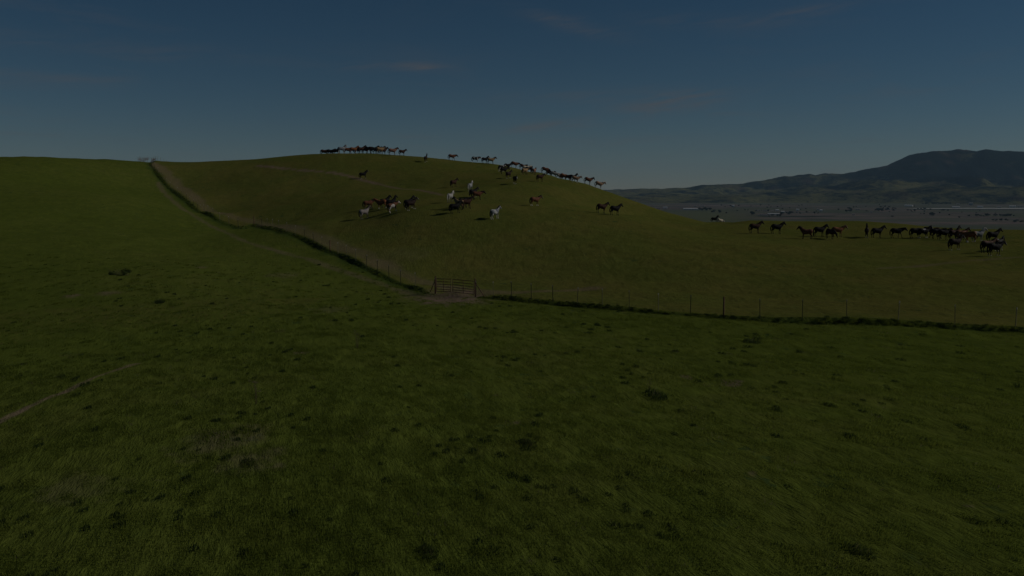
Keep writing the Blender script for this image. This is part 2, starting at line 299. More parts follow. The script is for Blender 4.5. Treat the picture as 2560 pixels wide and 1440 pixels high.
# ------------------------------------------------------------ the ground: one sheet, finest where the camera looks
def build_ground():
    ang = np.concatenate([np.linspace(-180, -37, 60)[:-1], np.linspace(-37, -32, 24)[:-1], np.linspace(-32, 32, 760), np.linspace(32, 37, 24)[1:], np.linspace(37, 180, 60)[1:-1]])
    rad = [0.5, 2, 4, 6, 8, 10]
    while rad[-1] < 30: rad.append(rad[-1] * 1.010)
    while rad[-1] < 95: rad.append(rad[-1] * 1.0055)
    while rad[-1] < 260: rad.append(rad[-1] * 1.0075)
    while rad[-1] < 450: rad.append(rad[-1] * 1.02)
    while rad[-1] < 1500: rad.append(rad[-1] * 1.06)
    rad = np.array(rad); A = np.radians(ang)
    x = rad[:, None] * np.sin(A)[None]; y = rad[:, None] * np.cos(A)[None]
    z, side, d = H_full(x, y)
    z[-1] = VALLEY - 6
    nr, nc = x.shape
    me = mesh_np('ground', np.stack([x, y, z], -1).reshape(-1, 3), grid_faces(nr, nc, True))
    r = np.hypot(x, y)
    grazed = sstep(-0.3, 0.6, side) * (r < 1e9)
    n = fbm(x * 0.9, y * 0.6, 3)
    lush = np.where(d < 8, sstep(-1.9, -0.5, side + (n - 0.5) * 1.2) * (1 - sstep(0.05, 0.35, side)), 0)
    xg = np.hypot(x - GATE_A[0] - 1.8, y - GATE_A[1]); lush *= sstep(1.5, 4.0, xg)
    lush *= np.where(x > GATE_B[0], 0.75 * sstep(-1.0, -0.2, side), 1.0)
    dirt = np.zeros_like(x)
    for line, w, amt in ((TRAIL_NEAR, 0.10, 0.7), (TRAIL_HILL, 0.55, 0.9), (TRACK_W, 0.45, 0.46), (TRACK_INNER, 1.1, 0.5), (TRAIL_EAST, 0.5, 0.35)):
        dd, _, al = poly_sd(x, y, line); wob = w * (0.6 + 0.8 * vnoise(al * 0.35, al * 0))
        dirt = np.maximum(dirt, amt * (1 - sstep(wob * 0.6, wob * 1.7, dd)) * (0.65 + 0.5 * vnoise(al * 0.15 + 9, al * 0)))
    # worn earth round the gate and bare spots in the pasture
    for px, py, rr, amt in ((1130, 746, 2.6, 0.95), (1075, 742, 2.2, 0.55), (1180, 752, 1.8, 0.5), (1828, 957, 0.42, 0.8), (1714, 942, 0.25, 0.7), (178, 743, 0.55, 0.7), (272, 734, 0.8, 0.5), (752, 884, 0.35, 0.6), (1296, 1066, 0.2, 0.7), (1880, 1195, 0.12, 0.6), (700, 830, 0.3, 0.3), (700, 1170, 0.22, 0.4), (560, 1110, 1.1, 0.34), (640, 1150, 0.8, 0.3), (620, 1080, 0.5, 0.35), (820, 775, 1.2, 0.22), (710, 690, 1.4, 0.28), (505, 671, 0.5, 0.4), (180, 1230, 0.9, 0.2), (1000, 640, 3, 0.16)):
        gx, gy = march(px, py, h=base_h)
        q = np.hypot(x - gx, (y - gy) * 0.6) / rr
        dirt = np.maximum(dirt, amt * (1 - sstep(0.5, 1.5, q + (fbm(x * 1.7, y * 1.7, 3) - 0.5) * 1.6)))
    dirt *= (0.75 + 0.5 * fbm(x * 2.2, y * 1.3, 2))
    attr(me, 'grazed', grazed); attr(me, 'lush', lush); attr(me, 'dirt', dirt)
    tag(link('ground', me, None, ground_material()), 'rolling green pasture hills with worn cattle trails', kind='structure')
build_ground()

# ------------------------------------------------------------ valley floor and far mountains
def valley_material():
    t = NT('valley fields'); P = t.pos()
    W = t.n('ShaderNodeVectorMath', {0: P, 1: t.n('ShaderNodeVectorMath', {0: t.n('ShaderNodeTexNoise', {'Vector': P, 'Scale': 0.0012, 'Detail': 2.0}).outputs['Color'], 1: (260, 260, 0)}, operation='MULTIPLY').outputs[0]}, operation='ADD').outputs[0]
    v = t.n('ShaderNodeTexVoronoi', {'Vector': t.scaled(W, (1, 0.62, 0), (0, 0, 0.25)), 'Scale': 0.0024, 'Randomness': 0.8}, distance='CHEBYCHEV')
    s = t.n('ShaderNodeSeparateColor', {0: v.outputs['Color']}).outputs
    r = t.n('ShaderNodeValToRGB', {'Fac': s[0]}); cr = r.color_ramp; cr.interpolation = 'CONSTANT'
    cols = [(0.088, 0.066, 0.060), (0.105, 0.080, 0.070), (0.070, 0.068, 0.042), (0.120, 0.088, 0.080), (0.062, 0.066, 0.036), (0.095, 0.076, 0.066)]
    cr.elements[0].color = (*cols[0], 1); cr.elements[0].position = 0; cr.elements[1].position = 0.2; cr.elements[1].color = (*cols[1], 1)
    for i in range(2, 6):
        e = cr.elements.new(i * 0.165 + 0.03); e.color = (*cols[i], 1)
    nz = t.noise(t.scaled(P, (1, 0.35, 0)), 0.011, 5, 0.65)
    c = t.mix(1.0, r.outputs[0], t.mix(t.mapr(nz, 0.3, 0.7), (0.66, 0.68, 0.72), (1.28, 1.24, 1.18)), 'MULTIPLY')
    bd = t.noise(t.scaled(P, (0.35, 1.3, 0), (0, 0, 0.1)), 0.0021, 4, 0.6)
    c = t.mix(t.math('MULTIPLY', t.mapr(bd, 0.48, 0.58), 0.75), c, (0.046, 0.056, 0.034))
    sp2 = t.noise(t.scaled(P, (1, 0.5, 0)), 0.032, 3, 0.6)
    c = t.mix(t.mapr(sp2, 0.62, 0.70), c, (0.020, 0.028, 0.020))
    g = t.noise(P, 0.0011, 3)
    xs = t.n('ShaderNodeSeparateXYZ', {0: P}).outputs
    far = t.mapr(xs[1], 6000, 7600)
    c = t.mix(t.math('MULTIPLY', t.mapr(g, 0.35, 0.55), t.math('MAXIMUM', far, 0.25)), c, (0.052, 0.066, 0.032))
    # nearer hillside pastures on the left stay greener
    near = t.math('MULTIPLY', t.mapr(xs[1], 5400, 4300), t.mapr(t.math('DIVIDE', xs[0], xs[1]), 0.31, 0.22))
    c = t.mix(near, c, (0.072, 0.080, 0.034))
    return t.principled(c, 1.0, 0.05)
def build_valley():
    ang = np.radians(np.concatenate([np.linspace(-180, -20, 40)[:-1], np.linspace(-20, 50, 260), np.linspace(50, 180, 40)[1:-1]]))
    rad = np.geomspace(1150, 20000, 160)
    x = rad[:, None] * np.sin(ang)[None]; y = rad[:, None] * np.cos(ang)[None]
    z = VALLEY + (fbm(x / 900, y / 900, 3) - 0.5) * 7 * sstep(1200, 2500, np.hypot(x, y))
    me = mesh_np('valley_floor', np.stack([x, y, z], -1).reshape(-1, 3), grid_faces(*x.shape, True))
    tag(link('valley_floor', me, None, valley_material()), 'flat farmed valley floor beyond the hills', kind='structure')
def valley_z(x, y):
    x = np.atleast_1d(float(x)); y = np.atleast_1d(float(y))
    return float((VALLEY + (fbm(x / 900, y / 900, 3) - 0.5) * 7 * sstep(1200, 2500, np.hypot(x, y)))[0])
build_valley()

CREST_M = [(-1400, 474), (0, 471), (700, 468), (1300, 470), (1500, 475), (1560, 473), (1640, 470), (1720, 467), (1790, 460), (1848, 460), (1885, 451), (1935, 444), (2013, 434), (2030, 438), (2071, 430), (2129, 428), (2162, 419), (2204, 412), (2237, 400), (2258, 390), (2307, 381), (2378, 376), (2423, 380), (2444, 374), (2469, 377), (2531, 374), (2600, 378), (2900, 392), (3300, 402), (4300, 430), (6000, 455)]
def mountain_material():
    t = NT('oak and chaparral mountainside'); P = t.pos()
    zz = t.n('ShaderNodeSeparateXYZ', {0: P}).outputs[2]
    a = t.noise(P, 0.0019, 6, 0.62, 0.4); b = t.noise(P, 0.0075, 5, 0.7)
    lim = t.mapr(zz, -100, 300, 0.070, -0.075)
    m = t.math('ADD', t.math('ADD', t.math('MULTIPLY', a, 0.62), t.math('MULTIPLY', b, 0.38)), lim)
    c = t.mix(t.mapr(m, 0.47, 0.60), (0.006, 0.009, 0.008), (0.105, 0.102, 0.042))
    c = t.mix(t.mapr(t.noise(P, 0.022, 3, 0.7), 0.5, 0.7), c, (0.005, 0.008, 0.007))
    c = t.mix(t.math('MULTIPLY', t.mapr(t.noise(P, 0.0031, 4), 0.55, 0.7), 0.6), c, (0.070, 0.046, 0.034))
    h = t.noise(P, 0.02, 5, 0.7)
    return t.principled(c, 1.0, 0.0, t.bump(h, 0.6, 30.0))
def build_mountains():
    az = np.radians(np.linspace(-42, 66, 1000)); tt = np.linspace(0, 1.35, 150)
    px = np.array([c[0] for c in CREST_M]); py = np.array([c[1] for c in CREST_M])
    th = np.tan(az)
    P = 1280 + F * th * ct                                 # pixel column a far point at the horizon falls on
    y = np.interp(P, px, py)
    el = (472.0 - y) / F                                   # elevation slope of the crest
    base = 7600 - 700 * sstep(0.25, 0.6, th) + 500 * (fbm(th * 9 + 3, th * 0, 2) - 0.5)
    depth = 3600 + 900 * sstep(0.3, 0.6, th)
    Y = base[None] + depth[None] * tt[:, None]; X = Y * th[None]
    topY = base + depth
    top = el * topY / ct + CZ - VALLEY
    u = tt[:, None] * np.ones_like(X)
    spur = np.abs(fbm(X / 1900 + 3, Y / 2800, 3) - 0.5) * 2
    sp2 = np.abs(fbm(X / 620 + 11, Y / 950 + 4, 3) - 0.5) * 2
    prof = 0.78 * sstep(0.10, 1.0, u) + 0.22 * np.clip(u, 0, 1)
    foot = 70 * sstep(0.0, 0.10, u) * (1 - sstep(0.35, 0.8, u)) * fbm(X / 520 + 1, Y / 700, 4) * 1.2
    k = sstep(0.02, 0.4, u) * (1 - 0.93 * sstep(0.8, 1.0, u))
    z = top[None] * prof
    z = z * (1 - k * 0.80 * (0.65 * (1 - spur) ** 2.2 + 0.35 * (1 - sp2) ** 2) * 1.15) + foot * (0.5 + top[None] / 300)
    z += (fbm(X / 95 + 3, Y / 120, 3) - 0.5) * 20 * sstep(0.1, 0.4, u)
    z += (fbm(X / 230, Y / 230, 4) - 0.5) * 50 * sstep(0.03, 0.3, u) * np.clip(top[None] / 200, 0.2, 1)
    z *= np.where(u > 1, 1 - (u - 1) * 1.2, 1)
    z[0] = -4
    me = mesh_np('mountain_range', np.stack([X, Y, z + VALLEY], -1).reshape(-1, 3), grid_faces(*X.shape))
    tag(link('mountain_range', me, None, mountain_material()), 'dark blue oak covered mountain range behind the valley', kind='structure')
build_mountains()

def strip(name, pts, w, mat, label, lift=0.5, zf=None, taper=False):
    pts = np.array(pts, float); n = len(pts); t = np.gradient(pts, axis=0); t /= np.linalg.norm(t, axis=1)[:, None]
    nr = np.stack([t[:, 1], -t[:, 0]], 1); ww = np.full(n, w) if np.isscalar(w) else np.array(w)
    L = pts + nr * ww[:, None] / 2; R = pts - nr * ww[:, None] / 2
    zl = [(zf or valley_z)(*p) + lift for p in L]; zr = [(zf or valley_z)(*p) + lift for p in R]
    co = np.concatenate([np.c_[L, zl], np.c_[R, zr]]); i = np.arange(n - 1)
    f = np.stack([i, i + 1, i + 1 + n, i + n], 1)
    me = mesh_np(name, co, f, False)
    me.validate()
    o = link(name, me, None, mat); return tag(o, label, kind='structure')
def vp(px, py):       # valley point under a pixel
    a, b, c = ray(px, py); t = (VALLEY - CZ) / c; return a * t, b * t
M_ROAD = simple('pale gravel road', (0.22, 0.20, 0.18), 0.9, 0.1, 0.15, 0.01)
M_PALE = simple('plastic covered field', (0.27, 0.26, 0.23), 0.6, 0.3, 0.3, 0.02)
def dens(pts, n=8):
    out = []
    for (a, b), (c, d) in zip(pts[:-1], pts[1:]):
        for k in range(n): out.append((a + (c - a) * k / n, b + (d - b) * k / n))
    return out + [pts[-1]]
strip('road', dens([vp(*p) for p in ((1770, 516), (1800, 513.6), (1850, 511), (1900, 509.2), (1980, 510.3), (2080, 512), (2280, 512.5), (2420, 514))]), 22, M_ROAD, 'pale country road crossing the far valley', 3.2)
strip('pale_field', dens([vp(*p) for p in ((2292, 524.2), (2340, 523.6), (2420, 523.4), (2500, 523.2), (2556, 523), (2640, 522.6))]), [60] + [190] * 15 + [260] * 24 + [120], M_PALE, 'long pale covered field in the far valley', 3.4)
strip('dark_field', dens([vp(*p) for p in ((1890, 540), (1960, 542.2), (2040, 541), (2090, 540.5))]), 50, simple('wet dark soil', (0.03, 0.034, 0.028), 0.9, 0.1, 0.3, 0.02), 'dark narrow field strip in the valley', 3.0)

# ------------------------------------------------------------ farm buildings far down in the valley
def building_mesh(L, W, h, rise):
    """walls as one closed box, roof as a gabled slab standing proud of them"""
    bw = bmesh.new(); v = [bw.verts.new((sx * L / 2, sy * W / 2, z)) for z in (-2, h) for sx, sy in ((-1, -1), (1, -1), (1, 1), (-1, 1))]
    g = [bw.verts.new((sx * L / 2, 0, h + rise * 0.97)) for sx in (-1, 1)]
    for f in ((0, 1, 5, 4), (1, 2, 6, 5), (2, 3, 7, 6), (3, 0, 4, 7)): bw.faces.new([v[i] for i in f])
    bw.faces.new([v[4], g[0], v[7]]); bw.faces.new([v[5], v[6], g[1]])
    mw = bpy.data.meshes.new('wall'); bw.to_mesh(mw); bw.free()
    o = 0.5; br = bmesh.new()
    for dz in (0, 0.35):
        for sx in (-1, 1):
            for sy, z in ((-1, h - 0.15), (0, h + rise), (1, h - 0.15)): br.verts.new((sx * (L / 2 + o), sy * (W / 2 + o), z + dz))
    br.verts.ensure_lookup_table(); V = br.verts
    for f in ((0, 3, 4, 1), (1, 4, 5, 2), (6, 7, 10, 9), (7, 8, 11, 10), (0, 1, 7, 6), (1, 2, 8, 7), (3, 9, 10, 4), (4, 10, 11, 5), (0, 6, 9, 3), (2, 5, 11, 8)): br.faces.new([V[i] for i in f])
    bmesh.ops.recalc_face_normals(br, faces=br.faces)
    mr = bpy.data.meshes.new('roof'); br.to_mesh(mr); br.free()
    md = []
    for k in range(max(1, int(L / 9))):
        bd = bmesh.new(); bmesh.ops.create_cube(bd, size=1, matrix=Matrix.Translation((-L / 2 + 4.5 + k * 9, -W / 2 - 0.06, h * 0.45)) @ Matrix.Diagonal((2.4, 0.12, h * 0.5, 1)))
        m_ = bpy.data.meshes.new('window'); bd.to_mesh(m_); bd.free(); md.append(m_)
    return mw, mr, md
M_WHITE = simple('white painted boards', (0.62, 0.61, 0.58), 0.7, 0.2, 0.08, 0.3)
M_CREAM = simple('cream stucco', (0.40, 0.37, 0.32), 0.8, 0.2, 0.1, 0.3)
M_ROOFW = simple('pale metal roof', (0.58, 0.58, 0.58), 0.5, 0.3, 0.1, 0.3)
M_ROOFG = simple('grey shingle roof', (0.24, 0.22, 0.21), 0.8, 0.2, 0.1, 0.3)
M_DARKW = simple('dark glass', (0.03, 0.035, 0.04), 0.2, 0.5, 0.1, 1)
# px, py (foot), length, width, height, white, label, group
BLD = [
 (1663, 521.5, 26, 12, 7, 1, 'white shed nearest the hill slope, leftmost bright one', None),
 (1644, 522.5, 28, 9, 4, 0, 'cream low shed half hidden beside the hill slope', None),
 (1727, 524.8, 84, 16, 6, 1, 'long white greenhouse barn standing alone right of the hill', None),
 (1738, 516.5, 18, 10, 5, 0, 'small cream house above the long white barn', None),
 (1757, 516, 22, 10, 6, 0, 'small cream house behind the first tree clump', None),
 (1833, 516.5, 16, 14, 9, 1, 'small white house just below the curving road', None),
 (1896, 528, 20, 10, 5, 0, 'cream farm house at the left end of the hamlet row', None),
 (1916, 528, 34, 10, 4, 0, 'long cream shed in the hamlet row', None),
 (1931, 528, 16, 10, 4, 0, 'short cream shed between the hamlet buildings', None),
 (1943, 527.5, 18, 11, 6, 1, 'white farm house at the right end of the hamlet row', None),
 (1957, 532, 16, 12, 7, 1, 'white cottage beside the dark trees below the hamlet', None),
 (1934, 536.5, 52, 12, 4, 1, 'long low white barn in front of the hamlet', None),
 (1910, 538, 40, 10, 3.5, 0, 'long low cream barn left of the white barn', None),
 (1994, 526.5, 16, 12, 7, 1, 'lone white house midway between hamlet and tree groups', None),
 (2052, 528.5, 14, 12, 7, 1, 'bright white house above the grazing herd', None),
 (2045, 525, 12, 10, 5, 0, 'small cream house behind the bright white one', None),
 (2144, 525.5, 24, 11, 5, 0, 'cream shed left of the valley tree group', None),
 (2221, 525.5, 20, 11, 5, 0, 'cream shed right of the valley tree group', None),
 (2178, 530.5, 14, 10, 4, 0, 'small cream hut below the valley tree group', None),
 (2134, 538, 14, 9, 4, 0, 'small cream hut on the lower field', None),
 (2272, 515.5, 52, 18, 7, 1, 'long white barn left of the dark tree row', None),
 (2390, 520, 44, 14, 6, 1, 'long white shed just above the pale field', None),
 (2427, 513, 26, 22, 15, 0, 'tall pale packing house behind the pale field', None),
 (2395, 511.5, 22, 12, 6, 0, 'cream house at the right end of the tree row', None),
 (2450, 519.5, 34, 14, 8, 1, 'white barn right of the tall packing house', None),
 (2497, 519.5, 26, 12, 5, 0, 'cream shed on the upper edge of the pale field', None),
 (2531, 518.5, 36, 16, 8, 1, 'broad white barn near the right edge of the valley', None),
 (2551, 518, 34, 14, 6, 0, 'cream shed at the far right of the valley', None),
]
bmcache = {}
for px, py, L, W, hh, white, label, grp in BLD:
    key = (L, W, hh)
    if key not in bmcache: bmcache[key] = building_mesh(L, W, hh, 0.16 * W)
    mw, mr = [m.copy() for m in bmcache[key][:2]]; md = [m.copy() for m in bmcache[key][2]]
    x, y = vp(px, py); e = empty('farm_building', (x, y, valley_z(x, y)), -math.atan2(x, y) + random.Random(px).uniform(-0.3, 0.3))
    tag(e, label, 'building', 'farm buildings scattered over the far valley')
    link('wall', mw, e, M_WHITE if white else M_CREAM); link('roof', mr, e, M_ROOFW if white else M_ROOFG)
    for k in range(len(md)): wo_ = link('window', md[k], e, M_DARKW)

# ------------------------------------------------------------ valley trees
def leaf_cloud(centres, radii, n, size, rnd, squash=0.8):
    co = []; fa = []
    for k in range(n):
        j = rnd.randrange(len(centres)); c = centres[j]; r = radii[j]
        while True:
            v = Vector((rnd.uniform(-1, 1), rnd.uniform(-1, 1), rnd.uniform(-1, 1)))
            if 0.2 < v.length < 1: break
        v = v.normalized() * (rnd.uniform(0.55, 1.0)) * r
        p = Vector(c) + Vector((v.x, v.y, v.z * squash))
        nrm = (v.normalized() + Vector((rnd.uniform(-.8, .8), rnd.uniform(-.8, .8), rnd.uniform(-.3, .9)))).normalized()
        a = nrm.orthogonal().normalized(); b = nrm.cross(a); s = size * rnd.uniform(0.6, 1.4); th = rnd.uniform(0, 6.28)
        a, b = a * math.cos(th) + b * math.sin(th), b * math.cos(th) - a * math.sin(th)
        i = len(co)
        co += [p + a * s, p + b * s * .6, p - a * s, p - b * s * .6]; fa.append((i, i + 1, i + 2, i + 3))
    return co, fa
def tube(path, radii, ns=8, cap=True):
    path = [Vector(p) for p in path]; co = []; fa = []
    for i, p in enumerate(path):
        t = (path[min(i + 1, len(path) - 1)] - path[max(i - 1, 0)]).normalized(); a = t.orthogonal().normalized() if abs(t.z) < .98 else Vector((1, 0, 0)); a = (a - t * a.dot(t)).normalized(); b = t.cross(a)
        for k in range(ns):
            th = 2 * math.pi * k / ns; co.append(p + (a * math.cos(th) + b * math.sin(th)) * radii[i])
    for i in range(len(path) - 1):
        for k in range(ns): fa.append((i * ns + k, i * ns + (k + 1) % ns, (i + 1) * ns + (k + 1) % ns, (i + 1) * ns + k))
    if cap: fa.append(tuple(range(ns))[::-1]); fa.append(tuple(range((len(path) - 1) * ns, len(path) * ns)))
    return co, fa
def join(parts):
    co = []; fa = []
    for c, f in parts:
        o = len(co); co += list(c); fa += [tuple(i + o for i in q) for q in f]
    return co, fa
def pymesh(name, co, fa, smooth=False):
    me = bpy.data.meshes.new(name); me.from_pydata([tuple(c) for c in co], [], fa); me.update()
    if smooth: me.polygons.foreach_set('use_smooth', [True] * len(me.polygons))
    return me
M_LEAF = simple('dark oak leaves', (0.020, 0.030, 0.018), 0.9, 0.1, 0.35, 0.5)
M_BARK = simple('grey brown bark', (0.10, 0.085, 0.07), 0.9, 0.1, 0.25, 2)
TREES = []
for s in range(5):
    rnd = random.Random(s); cs = []; rs = []
    for k in range(9):
        cs.append((rnd.uniform(-4, 4), rnd.uniform(-4, 4), rnd.uniform(5, 9.5))); rs.append(rnd.uniform(2, 3.6))
    crown = pymesh('crown', *leaf_cloud(cs, rs, 420, 0.85, rnd)); trunk = pymesh('trunk', *join([tube([(0, 0, -1), (0.1, 0, 3), (0.2, 0.1, 7)], [0.6, 0.42, 0.2], 7)] + [tube([(0.1, 0, 3), (c[0] * .6, c[1] * .6, c[2] - 1)], [0.25, 0.08], 5) for c in cs[:4]]))
    crown.materials.append(M_LEAF); trunk.materials.append(M_BARK); TREES.append((crown, trunk))
def place_tree(px, py, sc, label, grp, k):
    x, y = vp(px, py); e = empty('oak_tree', (x, y, valley_z(x, y)), k * 1.7); e.scale = (sc * 1.15, sc * 1.15, sc)
    tag(e, label, 'tree', grp); c, t = TREES[k % 5]; link('crown', c, e); link('trunk', t, e)
rt = random.Random(5); kk = 0
CLUMPS = [(1748, 1776, 524, 528, 10, 1.3, 'dark oak in the clump right of the long white barn', 'oaks right of the long white barn'),
 (1778, 1800, 528, 533, 5, 1.2, 'dark oak trailing down from the clump by the white barn', 'oaks trailing below the white barn'),
 (1879, 1890, 537, 539, 3, 1.6, 'big dark oak left of the long low barns', 'big oaks left of the low barns'),
 (1920, 1952, 539, 542, 8, 0.8, 'low dark tree in the row below the white hamlet barn', 'row of trees below the hamlet'),
 (1952, 1980, 535, 538, 7, 1.2, 'dark tree beside the white cottage of the hamlet', 'trees beside the hamlet cottage'),
 (2115, 2130, 523, 531, 6, 1.3, 'dark tree left of the cream shed in mid valley', 'trees left of the mid valley shed'),
 (2180, 2235, 519, 530, 16, 1.2, 'dark tree in the loose grove between the cream sheds', 'loose grove between the cream sheds'),
 (2305, 2378, 509.5, 512, 26, 1.3, 'dark tree in the dense row behind the pale field', 'dense tree row behind the pale field'),
 (2326, 2346, 538, 541, 5, 1.3, 'dark tree in the round clump below the pale field', 'round clump below the pale field'),
 (2300, 2326, 523.5, 527, 5, 0.9, 'dark tree standing at the left tip of the pale field', 'trees at the tip of the pale field'),
 (2355, 2370, 527, 529, 3, 1.0, 'dark tree on the lower edge of the pale field', 'trees below the pale field'),
 (2440, 2535, 540.5, 543, 22, 0.95, 'dark tree in the long riverside row at right', 'long riverside row of trees'),
 (2476, 2520, 551.5, 553, 9, 0.75, 'dark tree in the short lower row at right', 'short lower row of trees'),
 (2532, 2558, 554, 558, 6, 0.75, 'dark tree in the lowest clump at the right edge', 'lowest clump at the right edge'),
 (1800, 2300, 513, 536, 44, 0.85, 'small lone tree dotted over the open valley fields', 'lone trees over the open valley'),
 (2200, 2555, 528, 548, 22, 0.7, 'small tree dotted over the lower brown fields', 'lone trees over the lower fields')]
for x0, x1, y0, y1, n, sc, lab, grp in CLUMPS:
    for k in range(n):
        place_tree(rt.uniform(x0, x1), rt.uniform(y0, y1), sc * rt.uniform(0.75, 1.2), lab, grp, kk); kk += 1

# ------------------------------------------------------------ fences and gate
M_RUST = simple('rusty brown pipe', (0.085, 0.042, 0.030), 0.75, 0.25, 0.35, 3)
M_TPOST = simple('weathered steel post', (0.11, 0.105, 0.055), 0.7, 0.3, 0.25, 3)
M_TIP = simple('pale post tip', (0.30, 0.29, 0.27), 0.6, 0.3, 0.1, 3)
M_WOOD = simple('old wooden post', (0.13, 0.075, 0.05), 0.9, 0.1, 0.3, 5)
M_WIRE = simple('dull fence wire', (0.12, 0.11, 0.10), 0.6, 0.3, 0.1, 3)
def box_parts(sx, sy, sz, z0=0, cx=0, cy=0):
    c = [Vector((cx + a * sx / 2, cy + b * sy / 2, z0 + d * sz)) for d in (0, 1) for a, b in ((-1, -1), (1, -1), (1, 1), (-1, 1))]
    return c, [(3, 2, 1, 0), (4, 5, 6, 7), (0, 1, 5, 4), (1, 2, 6, 5), (2, 3, 7, 6), (3, 0, 4, 7)]
tp = pymesh('t_post', *join([box_parts(0.045, 0.008, 1.75, -0.45), box_parts(0.008, 0.04, 1.75, -0.45, 0, 0.024)])); tp.materials.append(M_TPOST)
tip = pymesh('post_tip', *join([box_parts(0.052, 0.012, 0.12, 1.29, 0, 0), box_parts(0.012, 0.05, 0.12, 1.29, 0, 0.03)])); tip.materials.append(M_TIP)
wp = pymesh('wooden_post', *tube([(0, 0, -0.5), (0, 0, 0.6), (0.01, 0, 1.42), (0.01, 0, 1.46)], [0.06, 0.058, 0.055, 0.04], 10), True); wp.materials.append(M_WOOD)
def resample(P, step):
    out = [P[0]]; acc = 0.0
    for (a, b), (c, d) in zip(P[:-1], P[1:]):
        l = math.hypot(c - a, d - b); t = step - acc
        while t <= l: out.append((a + (c - a) * t / l, b + (d - b) * t / l)); t += step
        acc = (acc + l) % step
    return out
def fence(name, pts, wood, label, brace_at, brace_dir):
    e = empty(name, (pts[0][0], pts[0][1], h1(*pts[0]))); tag(e, label, 'fence', 'wire fences meeting at the cattle gate')
    o = Vector(e.location); tops = []
    for i, (x, y) in enumerate(pts):
        z = h1(x, y); rr = random.Random(i + len(name)); v = Vector((x, y, z)) - o
        q = link('wooden_post' if i in wood else 'steel_post', wp if i in wood else tp, e)
        q.location = v; q.rotation_euler = (rr.uniform(-.04, .04), rr.uniform(-.04, .04), rr.uniform(0, 3)); tops.append(v)
        if i not in wood:
            tq = link('post_tip', tip, q)
    for hgt in (0.25, 0.5, 0.75, 1.0, 1.22):
        co, fa = [], []
        parts = []
        for a, b in zip(tops[:-1], tops[1:]):
            p0 = a + Vector((0, 0, hgt)); p1 = b + Vector((0, 0, hgt)); mid = (p0 + p1) / 2 - Vector((0, 0, 0.02))
            parts.append(tube([p0, mid, p1], [0.0022] * 3, 3, False))
        link('wire', pymesh('wire', *join(parts)), e, M_WIRE)
    # heavy end post of pipe with its slanting brace
    a = Vector((*brace_at, h1(*brace_at))) - o; bdir = Vector((*brace_dir, 0)).normalized(); foot = a + bdir * 1.15
    fz = h1(foot.x + o.x, foot.y + o.y) - o.z
    link('end_post', pymesh('end_post', *tube([a + Vector((0, 0, -0.5)), a + Vector((0, 0, 1.62)), a + Vector((0, 0, 1.65))], [0.05, 0.05, 0.03], 10), True), e, M_RUST)
    link('brace', pymesh('brace', *tube([a + Vector((0, 0, 1.3)), Vector((foot.x, foot.y, fz - 0.1))], [0.035, 0.035], 8), True), e, M_RUST)
    return e
GA = Vector((*GATE_A, 0)); GB = Vector((*GATE_B, 0))
west_line = FENCE_W[:] ; wl = resample(west_line[::-1], 4.2)
dW = Vector((wl[1][0] - wl[0][0], wl[1][1] - wl[0][1], 0)).normalized()
dE = Vector((FENCE_E[1][0] - FENCE_E[0][0], FENCE_E[1][1] - FENCE_E[0][1], 0)).normalized()
fence('wire_fence', [(GA.x + dW.x * .12, GA.y + dW.y * .12)] + wl[1:], {9, 19}, 'wire fence climbing the left slope from the gate to the ridge', (GA.x, GA.y), (dW.x, dW.y))
epx = [1234, 1279, 1328, 1381, 1440, 1502, 1568, 1640, 1719, 1800, 1890, 1994, 2103, 2230, 2370, 2520, 2690]
epts = []
for p in epx:
    a = (p - 1280) / F
    # crossing of this column with the fence line
    for (x0, y0), (x1, y1) in zip(FENCE_E[:-1], FENCE_E[1:]):
        k = a / ct * 1.0
        k = a / (ct - 0.02)
        s0 = x0 - k * y0; s1 = x1 - k * y1
        if s0 * s1 <= 0:
            t = s0 / (s0 - s1); epts.append((x0 + (x1 - x0) * t, y0 + (y1 - y0) * t)); break
fence('wire_fence', [(GB.x + dE.x * .12, GB.y + dE.y * .12)] + epts, {9 + 1}, 'wire fence running right from the gate across the lower pasture', (GB.x, GB.y), (dE.x, dE.y))

def gate(p0, p1, z0, z1, label):
    d = Vector((p1[0] - p0[0], p1[1] - p0[1], 0)); L = d.length
    e = empty('cattle_gate', (p0[0], p0[1], z0)); z1 -= z0; z0 = 0.0; tag(e, label, 'gate', 'pair of pipe cattle gates closing the fence gap')
    a = Vector((0, 0, z0)); b = Vector((d.x, d.y, z1)); u = (b - a).normalized()
    g0 = a + u * 0.05; g1 = b - u * 0.05
    for hz in (0.24, 0.44, 0.66, 0.90, 1.14, 1.40):
        link('bar', pymesh('bar', *tube([g0 + Vector((0, 0, hz)), g1 + Vector((0, 0, hz))], [0.024, 0.024], 8), True), e, M_RUST)
    for g in (g0, g1, (g0 + g1) / 2):
        link('upright', pymesh('upright', *tube([g + Vector((0, 0.03, 0.2)), g + Vector((0, 0.03, 1.43))], [0.022, 0.022], 8), True), e, M_RUST)
    link('latch', pymesh('latch', *join([box_parts(0.06, 0.07, 0.1, z1 + 0.85, d.x - .06, d.y), box_parts(0.18, 0.02, 0.03, z1 + 0.9, d.x - .1, d.y - .05)])), e, M_TPOST)
zA, zB = h1(*GATE_A), h1(*GATE_B)
GM = (GATE_A[0] + (GATE_B[0] - GATE_A[0]) * 0.42, GATE_A[1] + (GATE_B[1] - GATE_A[1]) * 0.42 - 0.15)
zM = max(h1(*GM), zA + (zB - zA) * 0.42)
dm = Vector((GB.x - GA.x, GB.y - GA.y, 0)).normalized() * 0.09
gate((GA.x + dm.x, GA.y + dm.y), (GM[0] - .05, GM[1]), zA, zM, 'rusty left leaf of the pipe cattle gate, next to the slope fence')
